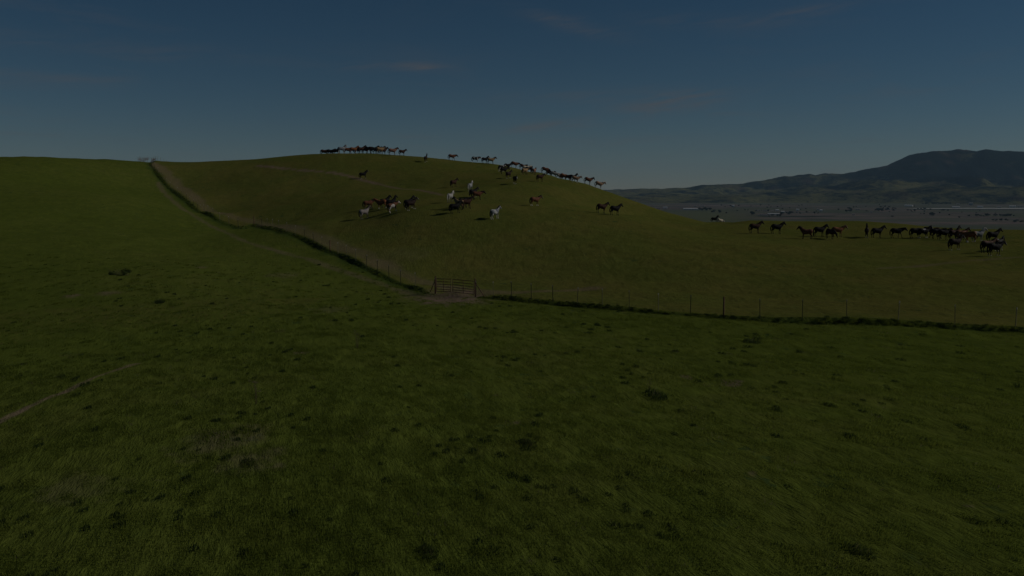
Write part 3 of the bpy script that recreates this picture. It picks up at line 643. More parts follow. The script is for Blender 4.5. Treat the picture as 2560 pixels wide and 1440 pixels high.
gate((GM[0] + .05, GM[1]), (GB.x - dm.x, GB.y - dm.y), zM, zB, 'rusty right leaf of the pipe cattle gate, wider and redder')

# ------------------------------------------------------------ grasses
def blade_tuft(n, hgt, rad, rnd, width=0.006, lean=0.35, flow=True):
    co = []; fa = []
    fx, fy = math.sin(-FLOW), math.cos(-FLOW)
    ex = 2.4 if flow else 1.0
    for k in range(n):
        r = rad * math.sqrt(rnd.random()); th = rnd.uniform(0, 6.28); u_ = r * math.cos(th); v_ = r * math.sin(th) * ex; x = u_ * fy + v_ * fx; y = -u_ * fx + v_ * fy
        hh = hgt * rnd.uniform(0.5, 1.1) * (1 - 0.35 * r / rad); la = rnd.uniform(0, 6.28); l = hh * lean * rnd.uniform(0.3, 1.3)
        dxx = math.cos(la) * l + (0.0 if not flow else -fx * hh * 0.8); dyy = math.sin(la) * l + (0 if not flow else -fy * hh * 0.8)
        wx, wy = -math.sin(la) * width * rnd.uniform(.7, 1.5), math.cos(la) * width * rnd.uniform(.7, 1.5); i = len(co)
        co += [(x - wx, y - wy, -0.02), (x + wx, y + wy, -0.02), (x + dxx * .4 + wx * .8, y + dyy * .4 + wy * .8, hh * .6), (x + dxx * .4 - wx * .8, y + dyy * .4 - wy * .8, hh * .6), (x + dxx, y + dyy, hh)]
        fa += [(i, i + 1, i + 2, i + 3), (i + 3, i + 2, i + 4)]
    return pymesh('tuft', co, fa)
def blade_material(name, kind):
    t = NT(name); P = t.pos()
    oi = t.n('ShaderNodeObjectInfo').outputs['Random']
    if kind == 'grass':
        c = grass_colour(t, P); c = t.mix(1.0, c, t.mix(oi, (1.45, 1.45, 1.35), (1.95, 1.9, 1.7)), 'MULTIPLY')
    elif kind == 'dark':
        c = t.mix(oi, (0.034, 0.056, 0.016), (0.052, 0.074, 0.020))
    else:
        c = t.mix(oi, (0.12, 0.10, 0.06), (0.20, 0.17, 0.11))
    p = t.n('ShaderNodeBsdfPrincipled', {'Base Color': c, 'Roughness': 0.85, 'Specular IOR Level': 0.05})
    tr = t.n('ShaderNodeBsdfTranslucent', {'Color': c}); mx = t.n('ShaderNodeMixShader', {0: 0.45, 1: p.outputs[0], 2: tr.outputs[0]})
    t.t.links.new(mx.outputs[0], t.out.inputs[0]); return t.m
MG, MD, MS = blade_material('grass blades', 'grass'), blade_material('rank grass blades', 'dark'), blade_material('dry grass stalks', 'dry')
def make_collection(name, meshes):
    c = bpy.data.collections.new(name)
    for i, (me, m) in enumerate(meshes):
        me.materials.append(m); o = bpy.data.objects.new('tuft_%02d' % i, me); c.objects.link(o)
    return c
r_ = random.Random(3)
COLS = make_collection('tufts', [(blade_tuft(54, 0.12, 0.22, r_, 0.007), MG), (blade_tuft(60, 0.15, 0.26, r_, 0.008), MG), (blade_tuft(54, 0.09, 0.30, r_, 0.009), MG), (blade_tuft(60, 0.15, 0.15, r_, 0.010), MD), (blade_tuft(12, 0.20, 0.16, r_, 0.004, 0.2), MS)])
def scatter(name, xs, ys, idx, scl, col, label, lift=0.0):
    zs = H(xs, ys) + lift
    me = bpy.data.meshes.new(name); me.vertices.add(len(xs)); me.vertices.foreach_set('co', np.stack([xs, ys, zs], -1).astype(np.float32).ravel())
    a = me.attributes.new('idx', 'INT', 'POINT'); a.data.foreach_set('value', np.asarray(idx, np.int32))
    attr(me, 'scl', scl)
    attr(me, 'rot', np.random.RandomState(2).uniform(-0.2, 0.2, len(xs)))
    o = link(name, me)
    ng = bpy.data.node_groups.new(name, 'GeometryNodeTree')
    ng.interface.new_socket(name='Geometry', in_out='INPUT', socket_type='NodeSocketGeometry'); ng.interface.new_socket(name='Geometry', in_out='OUTPUT', socket_type='NodeSocketGeometry')
    N = ng.nodes; gi = N.new('NodeGroupInput'); go = N.new('NodeGroupOutput'); iop = N.new('GeometryNodeInstanceOnPoints'); ci = N.new('GeometryNodeCollectionInfo')
    ci.inputs['Collection'].default_value = col; ci.inputs['Separate Children'].default_value = True; ci.inputs['Reset Children'].default_value = True
    def na(nm, ty):
        n = N.new('GeometryNodeInputNamedAttribute'); n.data_type = ty; n.inputs['Name'].default_value = nm; return n.outputs['Attribute']
    cbx = N.new('ShaderNodeCombineXYZ'); ng.links.new(na('rot', 'FLOAT'), cbx.inputs[2])
    mp_ = N.new('GeometryNodeMeshToPoints'); ng.links.new(gi.outputs[0], mp_.inputs['Mesh'])
    ng.links.new(mp_.outputs[0], iop.inputs['Points']); ng.links.new(ci.outputs[0], iop.inputs['Instance']); iop.inputs['Pick Instance'].default_value = True
    ng.links.new(na('idx', 'INT'), iop.inputs['Instance Index']); ng.links.new(cbx.outputs[0], iop.inputs['Rotation']); ng.links.new(na('scl', 'FLOAT'), iop.inputs['Scale'])
    ng.links.new(iop.outputs[0], go.inputs[0])
    md = o.modifiers.new('scatter', 'NODES'); md.node_group = ng
    return tag(o, label, kind='stuff')
def grass_field():
    R = np.random.RandomState(8); X = []; Y = []
    for r0, r1, dens_ in ((12, 22, 15), (22, 34, 9.5), (34, 50, 5.0), (50, 72, 2.4), (72, 120, 1.3)):
        th = math.radians(33); n = int(th * (r1 * r1 - r0 * r0) * dens_)
        r = np.sqrt(R.uniform(r0 * r0, r1 * r1, n)); a = R.uniform(-th, th, n); X.append(r * np.sin(a)); Y.append(r * np.cos(a))
    x = np.concatenate(X); y = np.concatenate(Y)
    d, sd, al = poly_sd(x, y, ALL_LINE); keep = (sd > 0.3)
    dt, _, _ = poly_sd(x, y, TRAIL_NEAR); keep &= dt > 0.2
    gx = np.hypot(x - GATE_A[0] - 1.5, y - GATE_A[1]); keep &= gx > 4
    # clumpy: more tufts where a noise is high
    nn = fbm(x * 0.6, y * 0.45, 3); keep &= R.rand(len(x)) < (0.45 + 0.9 * sstep(0.35, 0.65, nn))
    keep &= R.rand(len(x)) < 1 - sstep(66, 118, np.hypot(x, y))
    x, y, nn = x[keep], y[keep], nn[keep]
    r = np.hypot(x, y); R2 = R.rand(len(x)); n2 = fbm(x * 0.35 + 40, y * 0.3, 3)
    idx = R.randint(0, 3, len(x)); idx = np.where((R2 < 0.016 + 0.13 * sstep(0.55, 0.7, n2)), 3, idx); idx = np.where((R2 > 0.975), 4, idx)
    scl = R.uniform(0.6, 1.2, len(x)) * np.interp(r, [12, 30, 60, 96], [0.72, 0.85, 1.0, 1.2]) * (0.75 + 0.5 * nn)
    print('grass tufts', len(x))
    scatter('grass', x, y, idx, scl, COLS, 'combed tufts of short green grass over the near pasture')
grass_field()
def bank_grass(line, name, w0, w1, step, sc, label, skip=0.0):
    P = resample(line, step); R = np.random.RandomState(len(line)); xs = []; ys = []
    P = np.array(P); t = np.gradient(P, axis=0); t /= np.linalg.norm(t, axis=1)[:, None]; nr = np.stack([t[:, 1], -t[:, 0]], 1)
    for k in range(3):
        off = R.uniform(w0, w1, len(P)); xs.append(P[:, 0] + nr[:, 0] * off + R.uniform(-.2, .2, len(P))); ys.append(P[:, 1] + nr[:, 1] * off + R.uniform(-.2, .2, len(P)))
    x = np.concatenate(xs); y = np.concatenate(ys)
    d, sd, al = poly_sd(x, y, line); n = fbm(al * 0.25, al * 0 + 2.2, 3)
    keep = R.rand(len(x)) < 0.35 + 1.2 * sstep(0.35, 0.6, n); x, y, n = x[keep], y[keep], n[keep]
    ge = np.minimum(np.hypot(x - GATE_A[0], y - GATE_A[1]), np.hypot(x - GATE_B[0], y - GATE_B[1])); k2 = ge > 0.5; x, y, n = x[k2], y[k2], n[k2]
    scatter(name, x, y, np.where(R.rand(len(x)) < 0.55, 3, 1), R.uniform(0.7, 1.3, len(x)) * sc * (0.6 + 0.9 * n), COLS, label)
bank_grass(FENCE_E, 'rank_grass', -0.12, 0.30, 0.17, 0.72, 'dark rank grass growing along the right fence line')
bank_grass(FENCE_W, 'rank_grass', -0.1, 0.45, 0.36, 0.72, 'dark rank grass growing down the bank under the left fence')

# single weeds, stalks and the low bush that stand out in the pasture
def weed(px, py, kind, sc, label, grp=None):
    x, y = march(px, py, h=lambda a, b: H_full(a, b)[0]); z = h1(x, y); rnd = random.Random(int(px))
    if kind == 'clump':
        e = empty('grass_clump', (x, y, z)); e.scale = (sc,) * 3
        b = blade_tuft(220, 0.34, 0.42, rnd, 0.012, 0.5); b.materials.append(MD); link('leaves', b, e)
        s = blade_tuft(14, 0.55, 0.25, rnd, 0.006, 0.3); s.materials.append(MS); link('seed_stalks', s, e); tag(e, label, 'grass clump', grp)
    else:
        e = empty('dry_weed', (x, y, z)); e.scale = (sc,) * 3; parts = []; heads = []
        for k in range(9):
            a = rnd.uniform(0, 6.28); l = rnd.uniform(.05, .28); hh = rnd.uniform(0.5, 1.0); tipv = Vector((math.cos(a) * l, math.sin(a) * l, hh))
            parts.append(tube([(0, 0, -.03), tipv * .5 + Vector((0.02, 0, 0)), tipv], [0.007, 0.005, 0.003], 4))
            heads.append(leaf_cloud([tuple(tipv)], [0.06], 10, 0.02, rnd))
        link('stem', pymesh('stem', *join(parts)), e, MS); link('seed_heads', pymesh('seed_heads', *join(heads)), e, MS); tag(e, label, 'weed', grp)
weed(1640, 990, 'clump', 0.85, 'dark shaded grass clump standing alone in the right foreground')
weed(1320, 1112, 'clump', 0.6, 'small bluish grass clump in the middle foreground')
weed(1880, 857, 'clump', 0.9, 'broad low bluish clump just in front of the right fence')
weed(1070, 1385, 'clump', 0.5, 'dark little clump at the bottom middle edge')
weed(2150, 1380, 'clump', 0.5, 'dark little clump near the bottom right corner')
weed(620, 1160, 'clump', 0.5, 'dark clump beside the brown patch at lower left')
weed(400, 757, 'clump', 0.9, 'flat dark clump on the lower left slope')
weed(640, 1012, 'dry', 0.95, 'tall pale dry weed in the left foreground')
weed(893, 872, 'dry', 1.0, 'tall pale dry weed between trail and gate')
weed(1622, 980, 'dry', 0.6, 'pale dry weed behind the dark shaded clump')
def bush():
    x, y = march(300, 688, h=lambda a, b: H_full(a, b)[0]); z = h1(x, y); rnd = random.Random(4); e = empty('low_bush', (x, y, z))
    tag(e, 'low dark twiggy bush alone on the left slope', 'bush')
    cs = [(rnd.uniform(-1.0, .95), rnd.uniform(-.45, .45), rnd.uniform(.12, .42)) for k in range(10)] + [(0.75, 0, 0.45), (0.55, .1, 0.5)]
    link('leaves', pymesh('leaves', *leaf_cloud(cs, [0.24] * 12, 700, 0.05, rnd)), e, MD)
    parts = []
    for k in range(26):
        a = rnd.uniform(0, 6.28); l = rnd.uniform(.3, 1.1); b = Vector((rnd.uniform(-.7, .8), rnd.uniform(-.2, .2), -.05)); parts.append(tube([b, b + Vector((math.cos(a) * l * .4, math.sin(a) * l * .2, .3)), b + Vector((math.cos(a) * l * .7, math.sin(a) * l * .4, rnd.uniform(.4, .8)))], [.015, .01, .004], 4))
    link('twigs', pymesh('twigs', *join(parts)), e, M_BARK)
bush()
def bare_tree():
    # bare crown of a tree rooted on the far side of the ridge
    px = 368; x0, y0 = march(px, 409); k = x0 / y0; Y = y0 + 34; x = k * Y; z = h1(x, Y); rnd = random.Random(9)
    e = empty('bare_tree', (x, Y, z)); tag(e, 'leafless tree whose bare crown shows above the left ridge', 'tree')
    a, b, c = ray(px, 389); ztop = CZ + c * Y / b; Hh = max(3.0, ztop - z)
    trunk = [tube([(0, 0, -.3), (.1, 0, Hh * .3), (0, .1, Hh * .55)], [.18, .12, .06], 8)]; M_TW = simple('pale bare twigs', (.20, .17, .16), .9, .1, .2, 2); br = []; tw = []
    for k in range(16):
        an = k * 2.4; s = Vector((0, 0, Hh * rnd.uniform(.28, .55))); l = rnd.uniform(1.6, 3.2)
        m = s + Vector((math.cos(an) * l * .5, math.sin(an) * l * .5, Hh * .2)); t_ = Vector((math.cos(an) * l, math.sin(an) * l, Hh * rnd.uniform(.80, .95) * (1 - .09 * (l - 1.6)))); br.append(tube([s, m, t_], [.045, .028, .01], 5))
        for q in range(34):
            f = rnd.uniform(.3, 1); p = m.lerp(t_, f); d = Vector((rnd.uniform(-1, 1), rnd.uniform(-1, 1), rnd.uniform(.1, 1.0))).normalized() * rnd.uniform(.4, 1.0); tw.append(tube([p, p + d * .5, p + d + Vector((0, 0, .05))], [.009, .007, .003], 3, False))
    link('trunk', pymesh('trunk', *join(trunk), True), e, M_BARK); link('branches', pymesh('branches', *join(br), True), e, M_TW); link('twigs', pymesh('twigs', *join(tw)), e, M_TW)
bare_tree()

# ------------------------------------------------------------ horses
def loft(rings, ns=14):
    """rings: (centre, lateral axis, normal axis, lateral radius, normal radius)"""
    co = []; fa = []
    for c, L, N_, a, b in rings:
        for k in range(ns):
            th = 2 * math.pi * k / ns; co.append(c + L * (math.cos(th) * a) + N_ * (math.sin(th) * b))
    n = len(rings)
    for i in range(n - 1):
        for k in range(ns): fa.append((i * ns + k, i * ns + (k + 1) % ns, (i + 1) * ns + (k + 1) % ns, (i + 1) * ns + k))
    fa.append(tuple(range(ns))[::-1]); fa.append(tuple(range((n - 1) * ns, n * ns)))
    return co, fa
def chain(pts, yaw=None):
    """pts: (x, y, z, lateral radius, in-plane radius); lateral axis is Y turned by yaw"""
    P = [Vector(p[:3]) for p in pts]; R = []
    for i, p in enumerate(pts):
        t = (P[min(i + 1, len(P) - 1)] - P[max(i - 1, 0)]).normalized(); yw = yaw[i] if yaw else 0.0
        L = Vector((-math.sin(yw), math.cos(yw), 0)); L = (L - t * L.dot(t)).normalized(); R.append((P[i], L, t.cross(L), p[3], p[4]))
    return loft(R)
def turn(v, B, a):
    d = v - B; return B + Vector((d.x * math.cos(a) - d.y * math.sin(a), d.x * math.sin(a) + d.y * math.cos(a), d.z))
NECKS = {  # neck stations (x, z) and head direction in degrees below the horizontal
 'up': ([(0.50, 1.20), (0.70, 1.37), (0.90, 1.55), (1.06, 1.72), (1.16, 1.83)], -50),
 'alert': ([(0.50, 1.20), (0.67, 1.40), (0.82, 1.63), (0.94, 1.83), (1.02, 1.97)], -46),
 'half': ([(0.50, 1.20), (0.74, 1.33), (0.95, 1.48), (1.12, 1.63), (1.22, 1.72)], -50),
 'level': ([(0.50, 1.20), (0.78, 1.27), (1.00, 1.34), (1.20, 1.41), (1.32, 1.45)], -48),
 'low': ([(0.50, 1.18), (0.80, 1.14), (1.02, 1.04), (1.20, 0.94), (1.32, 0.88)], -60),
 'graze': ([(0.50, 1.15), (0.78, 1.00), (0.93, 0.82), (1.04, 0.64), (1.10, 0.55)], -62)}
def horse_meshes(neck, stride=(0, 0, 0, 0), yaw=0.0, tail_swing=0.0, lying=False):
    parts = []
    tor = [(-.86, 1.20, .06, .09), (-.83, 1.20, .13, .18), (-.76, 1.21, .20, .25), (-.62, 1.205, .265, .305), (-.44, 1.19, .285, .325), (-.22, 1.15, .275, .305), (0.0, 1.105, .29, .315), (.20, 1.095, .28, .335), (.38, 1.13, .25, .365), (.54, 1.15, .225, .335), (.67, 1.15, .19, .26), (.76, 1.14, .13, .18), (.80, 1.13, .05, .08)]
    lo = -0.78 if lying else 0.0
    parts.append(chain([(x, 0, z + lo - .01, a * 1.12, b * 1.17) for x, z, a, b in tor]))
    st, ang = NECKS[neck]; nr = [(.19, .36), (.16, .30), (.13, .235), (.105, .18), (.088, .135)]
    B = Vector((0.50, 0, 1.2 + lo)); pts = []; yws = []
    for i, ((x, z), (a, b)) in enumerate(zip(st, nr)):
        yw = yaw * [0, .3, .6, .85, 1][i]; p = turn(Vector((x, 0, z + lo)), B, yw); pts.append((*p, a, b)); yws.append(yw * 1.0)
    parts.append(chain(pts, yws))
    poll = Vector(pts[-1][:3]); ar = math.radians(ang); hd = Vector((math.cos(ar) * math.cos(yaw), math.cos(ar) * math.sin(yaw), math.sin(ar)))
    lat = Vector((-math.sin(yaw), math.cos(yaw), 0)); up = hd.cross(lat); up = up if up.z > 0 else -up
    hp = [(-.06, .04, .055, .06), (0.0, .0, .085, .10), (.10, -.03, .098, .135), (.20, -.035, .09, .135), (.32, -.02, .07, .10), (.43, -.01, .055, .075), (.52, -.015, .056, .068), (.585, -.02, .045, .05), (.61, -.02, .02, .02)]
    parts.append(loft([(poll + hd * s + up * (o + .02), lat, up, a, b) for s, o, a, b in hp]))
    for s in (-1, 1):
        e0 = poll + lat * (.055 * s) + up * .06 - hd * 0.02; ed = (up * .8 - hd * .45 + lat * .15 * s).normalized()
        parts.append(loft([(e0 + ed * q, lat, ed.cross(lat), r, r * .7) for q, r in ((0, .035), (.05, .042), (.11, .03), (.16, .008))], 8))
    if not lying:
        for s, dx in ((-1, stride[0]), (1, stride[1])):
            y = .135 * s; kb = max(0, dx) * .25
            parts.append(chain([(.50, y, 1.12, .09, .16), (.52, y, .95, .085, .13), (.50 + dx * .1, y, .82, .068, .088), (.50 + dx * .3, y, .66, .052, .066), (.51 + dx * .5 + kb * .3, y, .53, .05, .058), (.51 + dx * .55 + kb * .2, y, .47, .044, .05), (.505 + dx * .7, y, .40, .032, .038), (.505 + dx * .85, y, .24, .032, .038), (.51 + dx * .95, y, .17, .042, .048), (.545 + dx, y, .10, .037, .042), (.565 + dx, y, .065, .05, .055), (.58 + dx, y, .0, .06, .07), (.58 + dx, y, -.03, .06, .07)]))
        for s, dx in ((-1, stride[2]), (1, stride[3])):
            y = .14 * s
            parts.append(chain([(-.55, y * .9, 1.2, .12, .22), (-.53, y, 1.02, .12, .21), (-.52 + dx * .1, y, .88, .095, .165), (-.58 + dx * .25, y, .74, .072, .115), (-.68 + dx * .4, y, .62, .05, .07), (-.735 + dx * .5, y, .56, .048, .066), (-.73 + dx * .6, y, .48, .042, .052), (-.71 + dx * .75, y, .38, .036, .042), (-.70 + dx * .9, y, .24, .036, .042), (-.695 + dx * .95, y, .17, .044, .05), (-.66 + dx, y, .10, .038, .044), (-.645 + dx, y, .065, .05, .055), (-.63 + dx, y, .0, .06, .07), (-.63 + dx, y, -.03, .06, .07)]))
    else:
        for s in (-1, 1):
            parts.append(chain([(.50, .14 * s, .34, .09, .14), (.72, .2 * s, .15, .06, .08), (.86, .2 * s, .08, .05, .055), (.66, .26 * s, .06, .04, .04), (.50, .27 * s, .05, .05, .05)]))
            parts.append(chain([(-.5, .16 * s, .40, .13, .2), (-.25, .26 * s, .20, .10, .13), (-.12, .29 * s, .10, .06, .07), (-.40, .33 * s, .07, .045, .05), (-.60, .33 * s, .06, .04, .04), (-.72, .32 * s, .05, .05, .05)]))
    co, fa = join(parts)
    me = pymesh('tmp', co, fa); o = bpy.data.objects.new('tmp', me); COL.objects.link(o)
    m = o.modifiers.new('r', 'REMESH'); m.mode = 'VOXEL'; m.voxel_size = 0.024
    m = o.modifiers.new('s', 'SMOOTH'); m.iterations = 5; m.factor = 0.5
    m = o.modifiers.new('d', 'DECIMATE'); m.ratio = 0.22
    dg = bpy.context.evaluated_depsgraph_get(); body = bpy.data.meshes.new_from_object(o.evaluated_get(dg)); bpy.data.objects.remove(o)
    body.name = 'body'; body.polygons.foreach_set('use_smooth', [True] * len(body.polygons))
    V = np.empty(len(body.vertices) * 3); body.vertices.foreach_get('co', V); V = V.reshape(-1, 3)
    fr = V - np.array(poll); al = fr @ np.array(hd); upd = fr @ np.array(up); la = np.abs(fr @ np.array(lat))
    near = (np.linalg.norm(V - (np.array(poll) + np.outer(np.clip(al, 0, .62), np.array(hd))), axis=1) < .2)
    face = near * sstep(0.02, .08, al) * sstep(.0, .05, upd) * (1 - sstep(.03, .06, la))
    attr(body, 'face', face); attr(body, 'muzzle', near * sstep(.42, .52, al)); attr(body, 'neck', sstep(.55, 1.0, (V - np.array(B)) @ np.array((poll - B).normalized()) + .25 * (V[:, 0] > .7)));  attr(body, 'leg', (1 - sstep(.35, .75, V[:, 2])) * (0 if lying else 1)); attr(body, 'hgt', V[:, 2] + (9 if lying else 0))
    # mane along the crest of the neck, falling to one side, with a forelock
    nv = []; 
    for i, p in enumerate(pts):
        c = Vector(p[:3]); t = (Vector(pts[min(i + 1, 4)][:3]) - Vector(pts[max(i - 1, 0)][:3])).normalized()
        L = Vector((-math.sin(yws[i]), math.cos(yws[i]), 0)); L = (L - t * L.dot(t)).normalized(); N_ = t.cross(L); N_ = N_ if N_.z > 0 or N_.x < 0 else -N_
        if (N_.x > 0 and t.z > 0.2): N_ = -N_
        nv.append((c, L, N_, p[3], p[4]))
    ring = []
    for i, (c, L, N_, a, b) in enumerate(nv):
        if i == 0: continue
        ring.append((c + N_ * (b * .80) - L * (a * .55), (L * .55 + N_ * -.0).normalized(), N_, .045 + a * .35, .085))
    ring.append((poll + up * .10 + hd * .04, lat, up, .05, .05)); ring.append((poll + up * .115 + hd * .2, lat, up, .03, .02))
    mane = pymesh('mane', *loft(ring, 8), True)
    tz = lo; q = tail_swing
    if lying: tp_ = [(-.80, 0, 1.38 + tz, .04, .04), (-.92, .05, .50, .06, .06), (-1.0, .12, .30, .07, .07), (-1.1, .2, .1, .05, .05), (-1.15, .25, .04, .02, .02)]
    else: tp_ = [(-.78, 0, 1.36, .035, .04), (-.88, 0, 1.33, .045, .045), (-.95 - q * .2, 0, 1.20, .06, .055), (-.97 - q * .6, .01, 1.0, .085, .075), (-.965 - q, .02, .78, .09, .085), (-.94 - q * 1.2, .01, .56, .065, .06), (-.92 - q * 1.2, 0, .40, .02, .02)]
    tail = pymesh('tail', *chain(tp_), True)
    eye = []
    for s in (-1, 1): eye.append(loft([(poll + hd * (.17 + g) + lat * (.085 * s) + up * .045, lat, up, .014 * f, .016 * f) for g, f in ((-.018, .4), (-.01, .9), (.01, .9), (.018, .4))], 6))
    eyes = pymesh('eye', *join(eye), True)
    return body, mane, tail, eyes
POSE_SPEC = {
 'up': ('up', (0.02, -.03, .05, -.06)), 'up_walk': ('up', (.22, -.20, -.16, .22)), 'alert': ('alert', (-.02, .05, -.08, .06)),
 'half': ('half', (.04, -.05, .06, -.04)), 'level': ('level', (.0, .06, -.05, .05)), 'walk': ('level', (.26, -.22, -.20, .24)), 'half_walk': ('half', (.18, -.16, .2, -.16)),
 'low': ('low', (.05, -.06, .04, -.08)), 'graze': ('graze', (.18, -.12, .04, -.1)), 'lying': ('half', (0, 0, 0, 0)),
 'turn_near': ('up', (0, .03, .05, -.04), -1.1), 'turn_far': ('up', (0, .03, -.05, .04), 1.0), 'swing': ('up', (-.03, .03, .06, -.05), 0.0, .16)}
POSES = {}
for k, v in POSE_SPEC.items():
    POSES[k] = horse_meshes(v[0], v[1], v[2] if len(v) > 2 else 0.0, v[3] if len(v) > 3 else 0.03, k == 'lying')

def coat(name, base, points=None, socks=0.0, blaze=0.0, patch=None, patch_t=1.0, back=None, muzzle=None):
    t = NT(name); oc = t.n('ShaderNodeTexCoord').outputs['Object']; rnd_ = t.n('ShaderNodeObjectInfo').outputs['Random']
    nz = t.noise(oc, 3.0, 3, 0.6)
    c = t.mix(t.mapr(nz, .3, .7), tuple(v * .85 for v in base), tuple(v * 1.15 for v in base))
    if back: c = t.mix(t.mapr(t.n('ShaderNodeSeparateXYZ', {0: oc}).outputs[2], 1.15, 1.42), c, back)
    if points: c = t.mix(t.math('MAXIMUM', t.attr('leg'), t.math('MULTIPLY', t.attr('neck'), .9)), c, points)
    if patch:
        n4 = t.n('ShaderNodeTexNoise', {'Vector': oc, 'W': t.math('MULTIPLY', rnd_, 37.0), 'Scale': 1.7, 'Detail': 2.0, 'Roughness': .45}, noise_dimensions='4D').outputs['Fac']
        c = t.mix(t.mapr(n4, patch_t, patch_t + .03), c, patch)
    if muzzle: c = t.mix(t.attr('muzzle'), c, muzzle)
    if blaze: c = t.mix(t.math('MULTIPLY', t.attr('face'), blaze), c, (.62, .59, .54))
    h = t.attr('hgt')
    if socks: c = t.mix(t.mapr(h, socks, socks - .04), c, (.60, .56, .50))
    c = t.mix(t.mapr(h, .065, .055), c, (.05, .04, .035))
    return t.principled(c, .75, .10)
HB = simple('black horse hair', (.004, .004, .004), .8, .1); HD = simple('dark brown horse hair', (.012, .008, .006), .8, .1); HC = simple('chestnut horse hair', (.09, .04, .02), .6, .3); HW = simple('pale horse hair', (.52, .48, .42), .7, .2); M_EYE = simple('horse eye', (.008, .006, .005), .1, .6)
W_ = (.38, .36, .34)
COATS = {
 'black': (coat('black coat', (.0045, .0042, .0045)), HB), 'black_b': (coat('black coat white face', (.005, .0045, .0045), None, .16, 1.0), HB),
 'dbay': (coat('dark bay coat', (.034, .014, .008), (.006, .005, .0045)), HB), 'dbay_b': (coat('dark bay coat white face', (.018, .010, .007), (.007, .005, .0045), .20, 1.0), HB),
 'bay': (coat('bay coat', (.105, .042, .022), (.012, .009, .008)), HB), 'bay_s': (coat('bay coat white socks', (.12, .050, .026), (.05, .025, .015), .30, .9), HB),
 'chest': (coat('chestnut coat', (.17, .066, .028), (.11, .045, .022), 0, .6), HC), 'chest_s': (coat('chestnut coat white socks', (.19, .075, .030), None, .28, 1.0), HC),
 'red': (coat('red roan coat', (.20, .105, .075), (.05, .03, .022)), HD), 'buck': (coat('buckskin coat', (.24, .155, .080), (.03, .022, .016), 0, 0, None, 1, (.27, .18, .095)), HB),
 'tan': (coat('tan coat', (.26, .165, .105), (.14, .09, .06), .2, .8), HW), 'cream': (coat('cream coat', (.50, .44, .34), (.32, .27, .2)), HW),
 'white': (coat('white coat', (.25, .245, .235), (.19, .18, .17), 0, 0, None, 1, None, (.3, .27, .26)), HW), 'grey': (coat('dapple grey coat', (.20, .21, .22), None, .2, 1.0), HW),
 'groan': (coat('grey roan coat dark points', (.19, .17, .16), (.04, .03, .027), .12), HD), 'pblack': (coat('black and white pinto coat', (.006, .0055, .0055), None, .28, .8, W_, .55), HB),
 'pbay': (coat('bay and white pinto coat', (.10, .045, .025), None, .35, .8, W_, .54), HD), 'pgrey': (coat('grey and white pinto coat', (.13, .14, .16), None, .5, .9, (.40, .40, .39), .54), HD),
 'brownback': (coat('dark coat brown back', (.006, .005, .0045), None, 0, 0, None, 1, (.10, .052, .034)), HB)}
HL = 'horse'
def crest_pt(px, hidden):
    """a spot on or just past the skyline whose ground line lies `hidden` pixels under the skyline"""
    k = (px - 1280) / F
    r = np.linspace(60, 400, 1400); z = H(k * r / ct, r); x = k * (r * ct - (z - CZ) * st); z = H(x, r); _, yy = proj(x, r, z)
    i = int(np.argmin(yy)); j = i
    if hidden >= 0:
        while j < len(r) - 1 and yy[j] - yy[i] < hidden: j += 1
    else:
        while j > 0 and yy[j] - yy[i] < -hidden: j -= 1
    return float(x[j]), float(r[j])
used = set()
def horse(px, py, yaw, pose, ct_, label, sc=1.0, Y=None):
    """py: pixel row of the hooves, or ('C', hidden) for a spot at the skyline"""
    if isinstance(py, tuple): x, y = crest_pt(px, py[1])
    elif Y: x, y, _ = at(px, py, Y)
    else: x, y = march(px, py, h=lambda a, b: H_full(a, b)[0])
    yr = math.radians(yaw); dx, dy = math.cos(yr), math.sin(yr)
    zf = h1(x + dx * .55, y + dy * .55); zb = h1(x - dx * .68, y - dy * .68)
    s1 = h1(x - dy * .14, y + dx * .14); s2 = h1(x + dy * .14, y - dx * .14)
    pitch = math.atan2(zf - zb, 1.23)
    e = empty('horse', (x, y, (zf + zb) / 2 - 0.012)); e.rotation_euler = (0, -pitch, yr); e.scale = (sc,) * 3
    R = Matrix.Rotation(yr, 4, 'Z') @ Matrix.Rotation(-pitch, 4, 'Y'); e.rotation_euler = R.to_euler()
    tag(e, label, HL, 'herd of horses on the green hills')
    cm_, hm = COATS[ct_]
    for nm, me, m in zip(('body', 'mane', 'tail', 'eye'), POSES[pose], (cm_, hm, hm, M_EYE)):
        if not me.materials: me.materials.append(m)
        o = bpy.data.objects.new(nm, me); COL.objects.link(o); o.parent = e
        o.material_slots[0].link = 'OBJECT'; o.material_slots[0].material = m
    return e
C = lambda h: ('C', h)
